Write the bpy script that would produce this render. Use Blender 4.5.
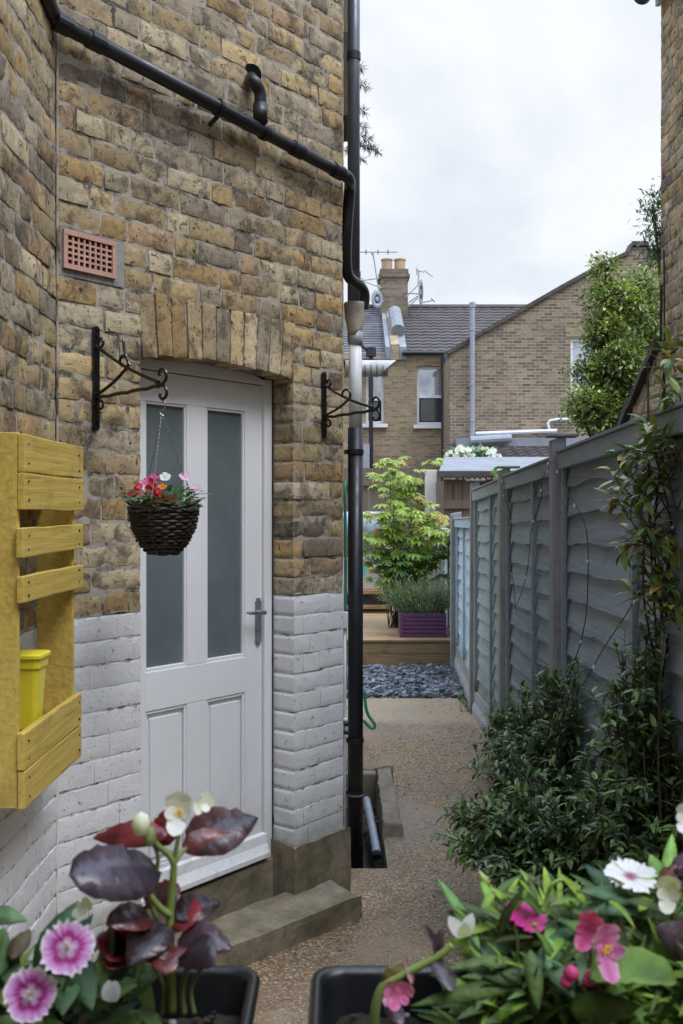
import bpy, math, random
import numpy as np
from mathutils import Vector, Matrix, noise, Quaternion
R = math.radians
random.seed(7)
for o in list(bpy.data.objects): bpy.data.objects.remove(o)
S = bpy.context.scene
C = S.collection
# ------------------------------------------------------------------ camera
H = 1.67
CX, CYH, F = 341.5, 510.0, 1000.0
cam_d = bpy.data.cameras.new('camera'); cam = bpy.data.objects.new('camera', cam_d); C.objects.link(cam)
cam.location = (0, 0, H); cam.rotation_euler = (R(90), 0, 0)
cam_d.sensor_fit = 'VERTICAL'; cam_d.sensor_height = 36.0; cam_d.lens = 36.0 * F / 1024
cam_d.shift_y = -(512 - CYH) / 1024
cam_d.clip_start = 0.05; cam_d.clip_end = 800
cam_d.dof.use_dof = True; cam_d.dof.focus_distance = 4.6; cam_d.dof.aperture_fstop = 12.0
S.camera = cam
# ------------------------------------------------------------------ world, sun, exposure
SUN_EL, SUN_AZ = 58, 128            # azimuth measured clockwise from +Y
w = bpy.data.worlds.new('World'); S.world = w; w.use_nodes = True
nt = w.node_tree; nt.nodes.clear()
def wn(t, **k):
    n = nt.nodes.new(t)
    for a, b in k.items(): setattr(n, a, b)
    return n
sky = wn('ShaderNodeTexSky', sky_type='NISHITA', sun_disc=False)
sky.sun_elevation = R(SUN_EL); sky.sun_rotation = R(SUN_AZ)
tc = wn('ShaderNodeTexCoord')
mp = wn('ShaderNodeMapping'); mp.inputs['Scale'].default_value = (1.0, 1.0, 1.5); mp.inputs['Location'].default_value = (3.3, 1.2, 0.4)
nz = wn('ShaderNodeTexNoise'); nz.inputs['Scale'].default_value = 3.4; nz.inputs['Detail'].default_value = 8; nz.inputs['Roughness'].default_value = 0.52
nz.inputs['Distortion'].default_value = 0.35
rp = wn('ShaderNodeValToRGB')
rp.color_ramp.elements[0].position = 0.34; rp.color_ramp.elements[0].color = (6.0, 6.35, 6.9, 1)
rp.color_ramp.elements[1].position = 0.66; rp.color_ramp.elements[1].color = (8.2, 8.35, 8.5, 1)
e = rp.color_ramp.elements.new(0.5); e.color = (7.3, 7.55, 7.95, 1)
sx = wn('ShaderNodeSeparateXYZ')
mr = wn('ShaderNodeMapRange'); mr.inputs['From Min'].default_value = 0.45; mr.inputs['From Max'].default_value = 1.0
mr.inputs['To Min'].default_value = 1.0; mr.inputs['To Max'].default_value = 3.5
ml = wn('ShaderNodeVectorMath', operation='SCALE')
mx = wn('ShaderNodeMixRGB'); mx.inputs['Fac'].default_value = 0.93
bg = wn('ShaderNodeBackground'); bg.inputs['Strength'].default_value = 0.1
ow = wn('ShaderNodeOutputWorld')
L = nt.links.new
L(tc.outputs['Generated'], mp.inputs['Vector']); L(mp.outputs['Vector'], nz.inputs['Vector']); L(nz.outputs['Fac'], rp.inputs['Fac'])
L(tc.outputs['Generated'], sx.inputs[0]); L(sx.outputs['Z'], mr.inputs['Value'])
tint = wn('ShaderNodeMixRGB', blend_type='MULTIPLY'); tint.inputs['Color2'].default_value = (0.85, 0.98, 1.20, 1)
mr2 = wn('ShaderNodeMapRange'); mr2.inputs['From Min'].default_value = 0.42; mr2.inputs['From Max'].default_value = 0.75
L(sx.outputs['Z'], mr2.inputs['Value']); L(mr2.outputs['Result'], tint.inputs['Fac']); L(rp.outputs['Color'], tint.inputs['Color1'])
L(tint.outputs['Color'], ml.inputs[0]); L(mr.outputs['Result'], ml.inputs['Scale'])
L(sky.outputs['Color'], mx.inputs['Color1']); L(ml.outputs['Vector'], mx.inputs['Color2'])
L(mx.outputs['Color'], bg.inputs['Color']); L(bg.outputs['Background'], ow.inputs['Surface'])
sun_d = bpy.data.lights.new('sun', 'SUN'); sun_d.energy = 1.5; sun_d.angle = R(26); sun_d.color = (1.0, 0.98, 0.955)
sun = bpy.data.objects.new('sun', sun_d); C.objects.link(sun)
az, el = R(SUN_AZ), R(SUN_EL)
sdir = Vector((math.sin(az) * math.cos(el), math.cos(az) * math.cos(el), math.sin(el)))
sun.rotation_euler = (-sdir).to_track_quat('-Z', 'Y').to_euler(); sun.location = (0, -3, 12)
S.view_settings.view_transform = 'Standard'; S.view_settings.look = 'None'
S.view_settings.exposure = 0.44; S.view_settings.gamma = 1.0

# ------------------------------------------------------------------ helpers
V = Vector
def rnd(a, b): return random.uniform(a, b)
def at(x, y, Y):
    """the world point that stands Y metres in front of the window at this sight line"""
    return V(((x - CX) / F * Y, Y, H + (CYH - y) / F * Y))
class Frame:
    def __init__(s, A, d, n): s.A = V((A[0], A[1])); s.d = V(d).normalized(); s.n = V(n).normalized()
    def p(s, u, t, z): q = s.A + s.d * u + s.n * t; return V((q.x, q.y, z))
    def hit(s, x, y, t=0.0):
        k = (x - CX) / F
        u = (k * (s.A.y + t * s.n.y) - (s.A.x + t * s.n.x)) / (s.d.x - k * s.d.y)
        Y = s.A.y + u * s.d.y + t * s.n.y
        return u, H + (CYH - y) / F * Y
class MB:
    def __init__(s): s.v = []; s.f = []; s.m = []; s.c = []; s.col = (1, 1, 1)
    def add(s, vs, fs, mi=0, col=None, cols=None):
        b = len(s.v); s.v += [tuple(q) for q in vs]
        c = col or s.col
        s.c += (cols if cols else [c] * len(vs))
        for f in fs: s.f.append(tuple(b + i for i in f)); s.m.append(mi)
    def hexa(s, P, mi=0, col=None):        # 8 corners: bottom ring 0-3, top ring 4-7
        s.add(P, [(0, 3, 2, 1), (4, 5, 6, 7), (0, 1, 5, 4), (1, 2, 6, 5), (2, 3, 7, 6), (3, 0, 4, 7)], mi, col)
    def box(s, a, b, mi=0, col=None):
        (x0, y0, z0), (x1, y1, z1) = a, b
        s.hexa([(x0, y0, z0), (x1, y0, z0), (x1, y1, z0), (x0, y1, z0), (x0, y0, z1), (x1, y0, z1), (x1, y1, z1), (x0, y1, z1)], mi, col)
    def fbox(s, fr, u0, u1, t0, t1, z0, z1, mi=0, col=None):
        s.hexa([fr.p(u0, t0, z0), fr.p(u1, t0, z0), fr.p(u1, t1, z0), fr.p(u0, t1, z0), fr.p(u0, t0, z1), fr.p(u1, t0, z1), fr.p(u1, t1, z1), fr.p(u0, t1, z1)], mi, col)
    def tube(s, pts, r, n=8, mi=0, col=None, cap=True, flat=1.0):
        pts = [V(p) for p in pts]; N = len(pts)
        rs = r if hasattr(r, '__len__') else [r] * N
        vs = []; fs = []
        t0 = (pts[1] - pts[0]).normalized()
        up = V((0, 0, 1)) if abs(t0.z) < 0.9 else V((0, 1, 0))
        a = t0.cross(up).normalized(); pt = t0
        for i in range(N):
            t = (pts[min(i + 1, N - 1)] - pts[max(i - 1, 0)])
            t = t.normalized() if t.length > 1e-9 else pt
            q = pt.rotation_difference(t); a = (q @ a); a = (a - t * a.dot(t)).normalized(); pt = t
            b = t.cross(a)
            for k in range(n):
                an = 2 * math.pi * k / n
                vs.append(pts[i] + (a * math.cos(an) + b * math.sin(an) * flat) * rs[i])
        for i in range(N - 1):
            for k in range(n):
                k2 = (k + 1) % n
                fs.append((i * n + k, i * n + k2, (i + 1) * n + k2, (i + 1) * n + k))
        if cap: fs.append(tuple(range(n))[::-1]); fs.append(tuple((N - 1) * n + k for k in range(n)))
        s.add(vs, fs, mi, col)
    def lathe(s, c, prof, n=24, mi=0, col=None):
        vs = []; fs = []
        for (r, z) in prof:
            for k in range(n):
                an = 2 * math.pi * k / n
                vs.append((c[0] + r * math.cos(an), c[1] + r * math.sin(an), c[2] + z))
        for i in range(len(prof) - 1):
            for k in range(n):
                k2 = (k + 1) % n
                fs.append((i * n + k, i * n + k2, (i + 1) * n + k2, (i + 1) * n + k))
        s.add(vs, fs, mi, col)
    def prism(s, poly, off, mi=0, col=None):   # polygon of 3-D points extruded by a vector
        n = len(poly); off = V(off)
        vs = [V(p) for p in poly] + [V(p) + off for p in poly]
        fs = [tuple(range(n))[::-1], tuple(range(n, 2 * n))] + [(i, (i + 1) % n, n + (i + 1) % n, n + i) for i in range(n)]
        s.add(vs, fs, mi, col)
    def leaf(s, base, dirv, nrm, Ln, W, col=None, seg=5, bend=0.3, fold=0.25, shape='lance', mi=0, edge=None, ruffle=0.0):
        d = V(dirv).normalized(); nn = V(nrm); nn = nn - d * nn.dot(d)
        if nn.length < 1e-4: nn = V((0.3, 0.5, 0.8)); nn = nn - d * nn.dot(d)
        nn.normalize(); sd = d.cross(nn)
        vs = []; fs = []; cs = []
        c0 = col or s.col; ce = edge or c0
        for i in range(seg + 1):
            f = i / seg
            if shape == 'lance': wd = (math.sin(math.pi * min(1, f ** 0.75))) ** 0.9
            elif shape == 'oval': wd = max(0, math.sin(math.pi * f ** 0.8)) ** 0.6
            elif shape == 'round': wd = max(0.0, 1 - (2 * f - 1) ** 2) ** 0.5
            else: wd = max(0, math.sin(math.pi * f ** 1.5)) ** 0.7
            wd = wd * W / 2 + 0.0004
            an = bend * f
            ctr = V(base) + (d * (math.sin(an) / bend) if abs(bend) > 1e-3 else d * f) * Ln - nn * ((1 - math.cos(an)) / bend if abs(bend) > 1e-3 else 0) * Ln
            nl = nn * math.cos(an) + d * math.sin(an)
            for sg in (-1, 0, 1):
                rf = ruffle * W * (0.5 * math.sin(i * 1.9 + sg * 1.3 + base[0] * 900) + 0.4 * math.sin(i * 3.1 + sg * 2 + base[2] * 700)) * abs(sg)
                vs.append(ctr + sd * (wd + rf * .35) * sg + nl * (abs(sg) * wd * fold + rf))
                cs.append(ce if sg else c0)
        for i in range(seg):
            b = i * 3
            fs += [(b, b + 1, b + 4, b + 3), (b + 1, b + 2, b + 5, b + 4)]
        s.add(vs, fs, mi, None, cs)
    def build(s, name, mats, parent=None, smooth=False, bevel=0, kind=None, auto=None, solid=0, sub=0):
        me = bpy.data.meshes.new(name)
        off = V((0, 0, 0))
        q = parent
        while q is not None: off += q.location; q = q.parent
        me.from_pydata([(a[0] - off.x, a[1] - off.y, a[2] - off.z) for a in s.v], [], s.f)
        mats = mats if isinstance(mats, (list, tuple)) else [mats]
        for m in mats: me.materials.append(m)
        me.polygons.foreach_set('material_index', s.m)
        at_ = me.color_attributes.new('Col', 'FLOAT_COLOR', 'POINT')
        at_.data.foreach_set('color', np.array([(c[0], c[1], c[2], 1.0) for c in s.c], dtype=np.float32).ravel())
        me.polygons.foreach_set('use_smooth', [bool(smooth)] * len(s.f))
        me.update()
        o = bpy.data.objects.new(name, me); C.objects.link(o)
        if parent is not None: o.parent = parent
        if bevel:
            b = o.modifiers.new('bevel', 'BEVEL'); b.width = bevel; b.segments = 2; b.limit_method = 'ANGLE'; b.angle_limit = R(40)
        if solid:
            b = o.modifiers.new('solid', 'SOLIDIFY'); b.thickness = solid; b.offset = 0
        if sub:
            b = o.modifiers.new('sub', 'SUBSURF'); b.levels = sub; b.render_levels = sub
        if kind: o['kind'] = kind
        return o
def tag(o, label=None, cat=None, group=None, kind=None):
    if label: o['label'] = label
    if cat: o['category'] = cat
    if group: o['group'] = group
    if kind: o['kind'] = kind
    return o
def thing(name, label, cat, loc=(0, 0, 0), group=None):
    o = bpy.data.objects.new(name, None); C.objects.link(o); o.location = loc; o.empty_display_size = 0.1
    return tag(o, label, cat, group)

# ------------------------------------------------------------------ materials
class G:
    def __init__(s, name):
        s.m = bpy.data.materials.new(name); s.m.use_nodes = True; s.t = s.m.node_tree; s.t.nodes.clear()
        s.out = s.n('ShaderNodeOutputMaterial'); s.p = s.n('ShaderNodeBsdfPrincipled')
        s.l(s.p.outputs[0], s.out.inputs['Surface'])
        s.tc = s.n('ShaderNodeTexCoord'); s.vec = s.tc.outputs['Object']
    def n(s, t, **k):
        q = s.t.nodes.new(t)
        for a, b in k.items(): setattr(q, a, b)
        return q
    def l(s, a, b): s.t.links.new(a, b)
    def mapped(s, scale=(1, 1, 1), rot=(0, 0, 0), loc=(0, 0, 0), vec=None):
        q = s.n('ShaderNodeMapping'); q.inputs['Scale'].default_value = scale; q.inputs['Rotation'].default_value = rot; q.inputs['Location'].default_value = loc
        s.l(vec or s.vec, q.inputs['Vector']); return q.outputs['Vector']
    def noise(s, scale, detail=6, rough=0.55, vec=None, dist=0, out='Fac'):
        q = s.n('ShaderNodeTexNoise'); q.inputs['Scale'].default_value = scale; q.inputs['Detail'].default_value = detail
        q.inputs['Roughness'].default_value = rough; q.inputs['Distortion'].default_value = dist
        s.l(vec or s.vec, q.inputs['Vector']); return q.outputs[out]
    def vor(s, scale, vec=None, out='Color', feature='F1', rnd_=1.0):
        q = s.n('ShaderNodeTexVoronoi', feature=feature); q.inputs['Scale'].default_value = scale; q.inputs['Randomness'].default_value = rnd_
        s.l(vec or s.vec, q.inputs['Vector']); return q.outputs[out]
    def ramp(s, fac, els, interp='LINEAR'):
        q = s.n('ShaderNodeValToRGB'); r = q.color_ramp; r.interpolation = interp
        while len(r.elements) < len(els): r.elements.new(0.5)
        for e_, (p, c) in zip(r.elements, els):
            e_.position = p; e_.color = (c, c, c, 1) if not hasattr(c, '__len__') else (*c, 1)
        s.l(fac, q.inputs['Fac']); return q.outputs['Color']
    def mix(s, fac, a, b, mode='MIX'):
        q = s.n('ShaderNodeMixRGB', blend_type=mode)
        for k, x in (('Fac', fac), ('Color1', a), ('Color2', b)):
            if hasattr(x, 'default_value'): s.l(x, q.inputs[k])
            elif hasattr(x, '__len__'): q.inputs[k].default_value = (*x, 1)
            else: q.inputs[k].default_value = x if k == 'Fac' else (x, x, x, 1)
        return q.outputs['Color']
    def math(s, op, a, b=0.0):
        q = s.n('ShaderNodeMath', operation=op)
        for i, x in enumerate((a, b)):
            if hasattr(x, 'default_value'): s.l(x, q.inputs[i])
            else: q.inputs[i].default_value = x
        return q.outputs[0]
    def attr(s, name='Col'):
        q = s.n('ShaderNodeAttribute', attribute_name=name); return q.outputs['Color']
    def sep(s, vec=None):
        q = s.n('ShaderNodeSeparateXYZ'); s.l(vec or s.vec, q.inputs[0]); return q.outputs
    def base(s, c):
        if hasattr(c, 'default_value'): s.l(c, s.p.inputs['Base Color'])
        else: s.p.inputs['Base Color'].default_value = (*c, 1)
    def rough(s, r):
        if hasattr(r, 'default_value'): s.l(r, s.p.inputs['Roughness'])
        else: s.p.inputs['Roughness'].default_value = r
    def bump(s, h, strength=0.3, dist=0.01):
        q = s.n('ShaderNodeBump'); q.inputs['Strength'].default_value = strength; q.inputs['Distance'].default_value = dist
        s.l(h, q.inputs['Height']); s.l(q.outputs['Normal'], s.p.inputs['Normal'])
    def done(s, spec=None, metal=None):
        if spec is not None: s.p.inputs['Specular IOR Level'].default_value = spec
        if metal is not None: s.p.inputs['Metallic'].default_value = metal
        return s.m
def simple(name, col, rough=0.5, var=0.15, scale=14, bump=0.15, bscale=60, spec=0.5, metal=0.0, attr=False, bdist=0.004):
    g = G(name)
    n1 = g.noise(scale, 6, 0.6)
    c = g.attr() if attr else None
    if attr: b = g.mix(g.ramp(n1, [(0.3, 0.0), (0.75, 1.0)]), g.mix(1.0, c, (1 - var,) * 3, 'MULTIPLY'), g.mix(1.0, c, (1 + var * 0.6,) * 3, 'MULTIPLY'))
    else: b = g.mix(g.ramp(n1, [(0.3, 0.0), (0.75, 1.0)]), tuple(x * (1 - var) for x in col), tuple(min(1, x * (1 + var * 0.6)) for x in col))
    g.base(b); g.rough(g.ramp(g.noise(scale * 2.3), [(0.3, max(0.02, rough - 0.1)), (0.7, min(1, rough + 0.1))]))
    if bump: g.bump(g.noise(bscale, 5, 0.6), bump, bdist)
    return g.done(spec, metal)

def m_brick():
    g = G('stock_brick')
    c = g.attr()
    n1 = g.noise(8, 9, 0.72, dist=0.5); n2 = g.noise(42, 7, 0.72); n3 = g.noise(120, 4, 0.65)
    c = g.mix(g.ramp(n2, [(0.38, 0.0), (0.66, 0.65)]), c, g.mix(1.0, c, (1.32, 1.28, 1.2), 'MULTIPLY'))
    c = g.mix(g.ramp(g.noise(3.2, 6, 0.65, vec=g.mapped(loc=(7, 1, 2))), [(0.5, 0.0), (0.66, 0.5)]), c, (0.12, 0.105, 0.09))
    c = g.mix(g.ramp(g.noise(20, 6, 0.72, vec=g.mapped((1, 1, 1.6), loc=(4, 2, 7))), [(0.46, 0.0), (0.66, 0.6)]), c, g.mix(1.0, c, (0.62, 0.57, 0.50), 'MULTIPLY'))
    c = g.mix(g.ramp(g.noise(30, 7, 0.75, dist=0.8, vec=g.mapped(loc=(2, 8, 5))), [(0.56, 0.0), (0.63, 0.8)]), c, (0.085, 0.068, 0.052))
    c = g.mix(g.ramp(n1, [(0.51, 0.0), (0.58, 0.55), (0.70, 0.9)]), c, (0.065, 0.055, 0.046))
    c = g.mix(g.ramp(n3, [(0.635, 0.0), (0.70, 0.8)]), c, (0.045, 0.038, 0.03))
    c = g.mix(g.ramp(g.noise(48, 3, 0.5, vec=g.mapped(loc=(1, 6, 4))), [(0.655, 0.0), (0.69, 0.9)]), c, (0.035, 0.03, 0.026))
    c = g.mix(g.ramp(g.noise(60, 5, 0.7, vec=g.mapped((1, 1, 1), loc=(9, 1, 3))), [(0.60, 0.0), (0.70, 0.6)]), c, (0.56, 0.525, 0.455))
    zz = g.math('ADD', g.sep()[2], g.math('MULTIPLY', g.noise(24, 5, 0.65), -0.055))
    c = g.mix(g.ramp(g.math('SUBTRACT', zz, H - 0.357 - 0.5), [(0.474, 1.0), (0.484, 0.0)]), c, (0.70, 0.705, 0.71))
    g.base(c); g.rough(0.93)
    g.bump(g.mix(0.5, g.noise(45, 9, 0.75), g.noise(170, 5, 0.75)), 0.9, 0.007)
    return g.done(0.2)
def m_mortar(name='lime_mortar', a=(0.40, 0.36, 0.30), b=(0.085, 0.075, 0.062)):
    g = G(name)
    c = g.mix(g.ramp(g.noise(11, 8, 0.65), [(0.47, 0.0), (0.60, 1.0)]), a, b)
    c = g.mix(g.ramp(g.noise(180, 3), [(0.5, 0.0), (0.75, 0.5)]), c, tuple(x * 1.5 for x in a))
    g.base(c); g.rough(0.95); g.bump(g.noise(160, 6, 0.7), 0.5, 0.005)
    return g.done(0.2)
def m_whitewash():
    g = G('white_masonry_paint')
    n1 = g.noise(6, 8, 0.62)
    c = g.mix(g.ramp(n1, [(0.35, 0.0), (0.75, 1.0)]), (0.83, 0.835, 0.845), (0.72, 0.72, 0.73))
    c = g.mix(g.ramp(g.noise(42, 8, 0.72, dist=0.6), [(0.61, 0.0), (0.64, 0.85)]), c, (0.19, 0.165, 0.14))
    c = g.mix(g.ramp(g.noise(120, 4, 0.7), [(0.67, 0.0), (0.74, 0.5)]), c, (0.25, 0.22, 0.19))
    z = g.sep()[2]
    low = g.math('MULTIPLY', g.ramp(g.math('ADD', z, g.math('MULTIPLY', g.noise(14, 5), 0.35)), [(0.42, 1.0), (0.62, 0.0)]), 0.55)
    c = g.mix(low, c, (0.24, 0.26, 0.17))
    g.base(c); g.rough(0.62)
    g.bump(g.mix(0.5, g.noise(42, 9, 0.75), g.noise(130, 5, 0.75)), 0.75, 0.008)
    return g.done(0.4)
def m_woodpaint(name, col, grain_axis=0, var=0.25, rough=0.6, bump=0.35, dirt=(0.1, 0.09, 0.07), dirtamt=0.5, attr=False, algae=False):
    g = G(name)
    sc = [60, 60, 60]; sc[grain_axis] = 2.5
    gn = g.noise(1.0, 6, 0.6, vec=g.mapped(tuple(sc)))
    src = g.attr() if attr else None
    lo = g.mix(1.0, src, (1 - var,) * 3, 'MULTIPLY') if attr else tuple(x * (1 - var) for x in col)
    hi = g.mix(1.0, src, (1 + var * .5,) * 3, 'MULTIPLY') if attr else tuple(min(1, x * (1 + var * 0.5)) for x in col)
    c = g.mix(g.ramp(gn, [(0.3, 0.0), (0.7, 1.0)]), lo, hi)
    c = g.mix(g.ramp(g.noise(7, 8, 0.65), [(0.55, 0.0), (0.75, dirtamt)]), c, dirt)
    c = g.mix(g.ramp(g.noise(1.0, 3, 0.5, vec=g.mapped(tuple(x * 1.7 for x in sc))), [(0.66, 0.0), (0.72, dirtamt)]), c, dirt)
    if algae:
        c = g.mix(g.ramp(g.noise(1.7, 6, .6, vec=g.mapped(loc=(3, 1, 7))), [(0.48, 0.0), (0.68, 0.45)]), c, g.mix(1.0, c, (1.35, 1.32, 1.25), 'MULTIPLY'))
        c = g.mix(g.math('MULTIPLY', g.ramp(g.math('ADD', g.sep()[2], g.math('MULTIPLY', g.noise(5, 7, .7), 1.1)), [(0.62, 1.0), (1.0, 0.0)]), 0.75), c, (0.095, 0.11, 0.06))
    g.base(c); g.rough(rough); g.bump(gn, bump, 0.004)
    return g.done(0.35)
def m_leaf(name, rough=0.4, trans=0.25, var=0.25, bump=0):
    g = G(name)
    c = g.attr()
    c = g.mix(g.ramp(g.noise(30, 4), [(0.3, 0.0), (0.7, 1.0)]), g.mix(1.0, c, (1 - var,) * 3, 'MULTIPLY'), g.mix(1.0, c, (1 + var,) * 3, 'MULTIPLY'))
    g.base(c); g.rough(rough); g.p.inputs['Specular IOR Level'].default_value = 0.5
    if bump: g.bump(g.noise(bump, 3, 0.5), 0.6, 0.004)
    tr = g.n('ShaderNodeBsdfTranslucent'); g.l(g.mix(1.0, c, (1.2, 1.3, 0.6), 'MULTIPLY'), tr.inputs['Color'])
    ms = g.n('ShaderNodeMixShader'); ms.inputs['Fac'].default_value = trans
    g.l(g.p.outputs[0], ms.inputs[1]); g.l(tr.outputs[0], ms.inputs[2]); g.l(ms.outputs[0], g.out.inputs['Surface'])
    return g.m
def m_path():
    g = G('exposed_aggregate')
    x, y, z = g.sep()
    wv = g.mix(0.5, g.vec, g.noise(40, 2, out='Color'))
    cells = g.vor(82); cs = g.n('ShaderNodeSeparateColor'); g.l(cells, cs.inputs[0])
    d = g.vor(82, out='Distance')
    peb = g.ramp(cs.outputs[0], [(0.0, (0.20, 0.135, 0.07)), (0.3, (0.44, 0.29, 0.15)), (0.55, (0.60, 0.42, 0.225)), (0.72, (0.47, 0.24, 0.095)), (0.86, (0.34, 0.30, 0.24)), (0.96, (0.62, 0.54, 0.40))])
    c = g.mix(g.ramp(d, [(0.35, 0.0), (0.62, 0.8)]), peb, (0.155, 0.115, 0.08))
    # worn, cement-rich patches
    cem = g.ramp(g.noise(2.1, 8, 0.62, dist=0.4), [(0.52, 0.0), (0.66, 0.75)])
    c = g.mix(cem, c, g.mix(g.noise(90, 4), (0.32, 0.235, 0.15), (0.44, 0.335, 0.225)))
    # damp grey patches
    damp = g.ramp(g.noise(1.6, 6, 0.6, vec=g.mapped(loc=(5, 3, 1))), [(0.44, 0.0), (0.62, 0.85)])
    c = g.mix(damp, c, g.mix(1.0, c, (0.60, 0.57, 0.53), 'MULTIPLY'))
    # sandy screed strip near the slate
    yy = g.math('ADD', y, g.math('MULTIPLY', g.noise(5, 5), 0.35))
    sand = g.ramp(g.math('MULTIPLY', yy, 0.1), [(0.795, 0.0), (0.815, 0.9)])
    c = g.mix(g.math('MULTIPLY', sand, 0.85), c, g.mix(g.ramp(g.noise(35, 8, 0.8), [(0.35, 0.0), (0.65, 1.0)]), (0.23, 0.17, 0.105), (0.42, 0.33, 0.215)))
    # cement haunch by the drain
    dx = g.math('SUBTRACT', x, 0.33); dy = g.math('MULTIPLY', g.math('SUBTRACT', y, 5.35), 0.55)
    rr = g.math('SQRT', g.math('ADD', g.math('MULTIPLY', dx, dx), g.math('MULTIPLY', dy, dy)))
    hn = g.ramp(g.math('ADD', rr, g.math('MULTIPLY', g.noise(9, 6), 0.3)), [(0.24, 0.55), (0.44, 0.0)])
    c = g.mix(hn, c, g.mix(g.noise(120, 5, 0.7), (0.24, 0.205, 0.165), (0.36, 0.31, 0.255)))
    # dirt and algae by the fence
    al = g.ramp(g.math('ADD', x, g.math('MULTIPLY', g.noise(4, 7, 0.65), 0.7)), [(1.22, 0.0), (1.5, 0.8)])
    c = g.mix(al, c, (0.075, 0.068, 0.042))
    g.base(c); g.rough(g.ramp(damp, [(0.0, 0.85), (0.5, 0.45)]))
    g.bump(g.math('SUBTRACT', 1.0, d), 0.6, 0.008)
    return g.done(0.4)
def m_concrete(name, a, b, moss=0.0, scale=8):
    g = G(name)
    c = g.mix(g.ramp(g.noise(scale, 8, 0.65), [(0.35, 0.0), (0.68, 1.0)]), a, b)
    c = g.mix(g.ramp(g.noise(160, 4, 0.7), [(0.55, 0.0), (0.75, 0.6)]), c, tuple(x * 1.7 for x in a))
    if moss: c = g.mix(g.ramp(g.noise(scale * 0.8, 8, 0.7, vec=g.mapped(loc=(3, 9, 2))), [(0.45, 0.0), (0.68, moss)]), c, (0.055, 0.058, 0.022))
    g.base(c); g.rough(0.92); g.bump(g.mix(0.5, g.noise(45, 8, 0.7), g.noise(200, 4)), 0.5, 0.008)
    return g.done(0.25)
def m_farbrick(name, c1, c2, mort, axis='XZ', sc=1.0):
    g = G(name)
    x, y, z = g.sep()
    cb = g.n('ShaderNodeCombineXYZ')
    g.l(x if axis == 'XZ' else y, cb.inputs[0]); g.l(z, cb.inputs[1])
    b = g.n('ShaderNodeTexBrick'); b.offset = 0.5
    b.inputs['Scale'].default_value = 1.0 * sc; b.inputs['Brick Width'].default_value = 0.23; b.inputs['Row Height'].default_value = 0.08
    b.inputs['Mortar Size'].default_value = 0.008; b.inputs['Bias'].default_value = -0.1
    b.inputs['Color1'].default_value = (*c1, 1); b.inputs['Color2'].default_value = (*c2, 1); b.inputs['Mortar'].default_value = (*mort, 1)
    g.l(cb.outputs[0], b.inputs['Vector'])
    c = b.outputs['Color']
    c = g.mix(g.ramp(g.noise(6, 4, 0.7, vec=g.mapped((1, 1, 3))), [(0.52, 0.0), (0.64, 0.6)]), c, tuple(x_ * 0.4 for x_ in c1))
    c = g.mix(g.ramp(g.noise(0.9, 6, 0.6), [(0.4, 0.0), (0.7, 0.55)]), c, tuple(x_ * 0.62 for x_ in c1))
    g.base(c); g.rough(0.95); g.bump(b.outputs['Fac'], -0.5, 0.01)
    return g.done(0.2)
M = {}
M['brick'] = m_brick(); M['mortar'] = m_mortar(); M['white'] = m_whitewash()
M['path'] = m_path()
M['concrete'] = m_concrete('damp_concrete', (0.31, 0.26, 0.185), (0.15, 0.122, 0.08), 0.6)
M['kerb'] = m_concrete('drain_concrete', (0.33, 0.28, 0.215), (0.21, 0.175, 0.13), 0.4)
M['gravelboard'] = m_concrete('gravel_board_concrete', (0.36, 0.36, 0.36), (0.25, 0.25, 0.245), 0.15)
M['pitfloor'] = m_concrete('wet_drain_floor', (0.05, 0.045, 0.04), (0.03, 0.028, 0.026), 0.3)
M['cement'] = m_mortar('grey_cement', (0.30, 0.295, 0.28), (0.20, 0.195, 0.185))
M['doorpaint'] = simple('door_gloss_paint', (0.83, 0.84, 0.86), 0.36, 0.06, 5, 0.10, 60)
g = G('door_gloss_paint'); c_ = g.mix(g.ramp(g.noise(4, 6, .6), [(0.3, 0.0), (0.7, 1.0)]), (0.83, 0.84, 0.86), (0.78, 0.79, 0.81))
c_ = g.mix(g.math('MULTIPLY', g.ramp(g.math('ADD', g.sep()[2], g.math('MULTIPLY', g.noise(11, 7, .7), .55)), [(0.50, 1.0), (0.85, 0.0)]), 0.35), c_, (0.42, 0.40, 0.36))
c_ = g.mix(g.ramp(g.noise(1.0, 4, .6, vec=g.mapped((60, 60, 5))), [(0.66, 0.0), (0.74, 0.22)]), c_, (0.45, 0.44, 0.42)); c_ = g.mix(g.ramp(g.noise(70, 4, .6), [(0.70, 0.0), (0.74, 0.5)]), c_, (0.40, 0.38, 0.35))
g.base(c_); g.rough(g.ramp(g.noise(9, 5), [(0.3, .28), (0.7, .5)])); g.bump(g.noise(1.0, 5, .6, vec=g.mapped((90, 90, 6))), .12, .002); M['doorpaint'] = g.done(0.5)
M['doordirty'] = m_woodpaint('weathered_white_paint', (0.78, 0.79, 0.80), 0, 0.08, 0.5, 0.2, (0.2, 0.17, 0.13), 0.5)
M['frost'] = None
g = G('obscure_glass'); g.base(g.mix(g.ramp(g.noise(5, 5), [(0.3, 0.0), (0.7, 1.0)]), (0.115, 0.145, 0.15), (0.155, 0.185, 0.19))); g.rough(0.12)
g.bump(g.noise(1.0, 3, vec=g.mapped((30, 30, 18))), 0.12, 0.002); M['frost'] = g.done(0.6)
M['terracotta'] = simple('terracotta', (0.55, 0.31, 0.24), 0.85, 0.2, 20, 0.3, 120)
M['black'] = simple('black_plastic', (0.017, 0.018, 0.022), 0.42, 0.4, 9, 0.1, 60)
M['troughplastic'] = simple('black_trough_plastic', (0.007, 0.008, 0.010), 0.36, 0.4, 9, 0.12, 120)
M['blackgloss'] = simple('black_enamel', (0.010, 0.010, 0.011), 0.26, 0.3, 20, 0.1, 90)
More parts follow.
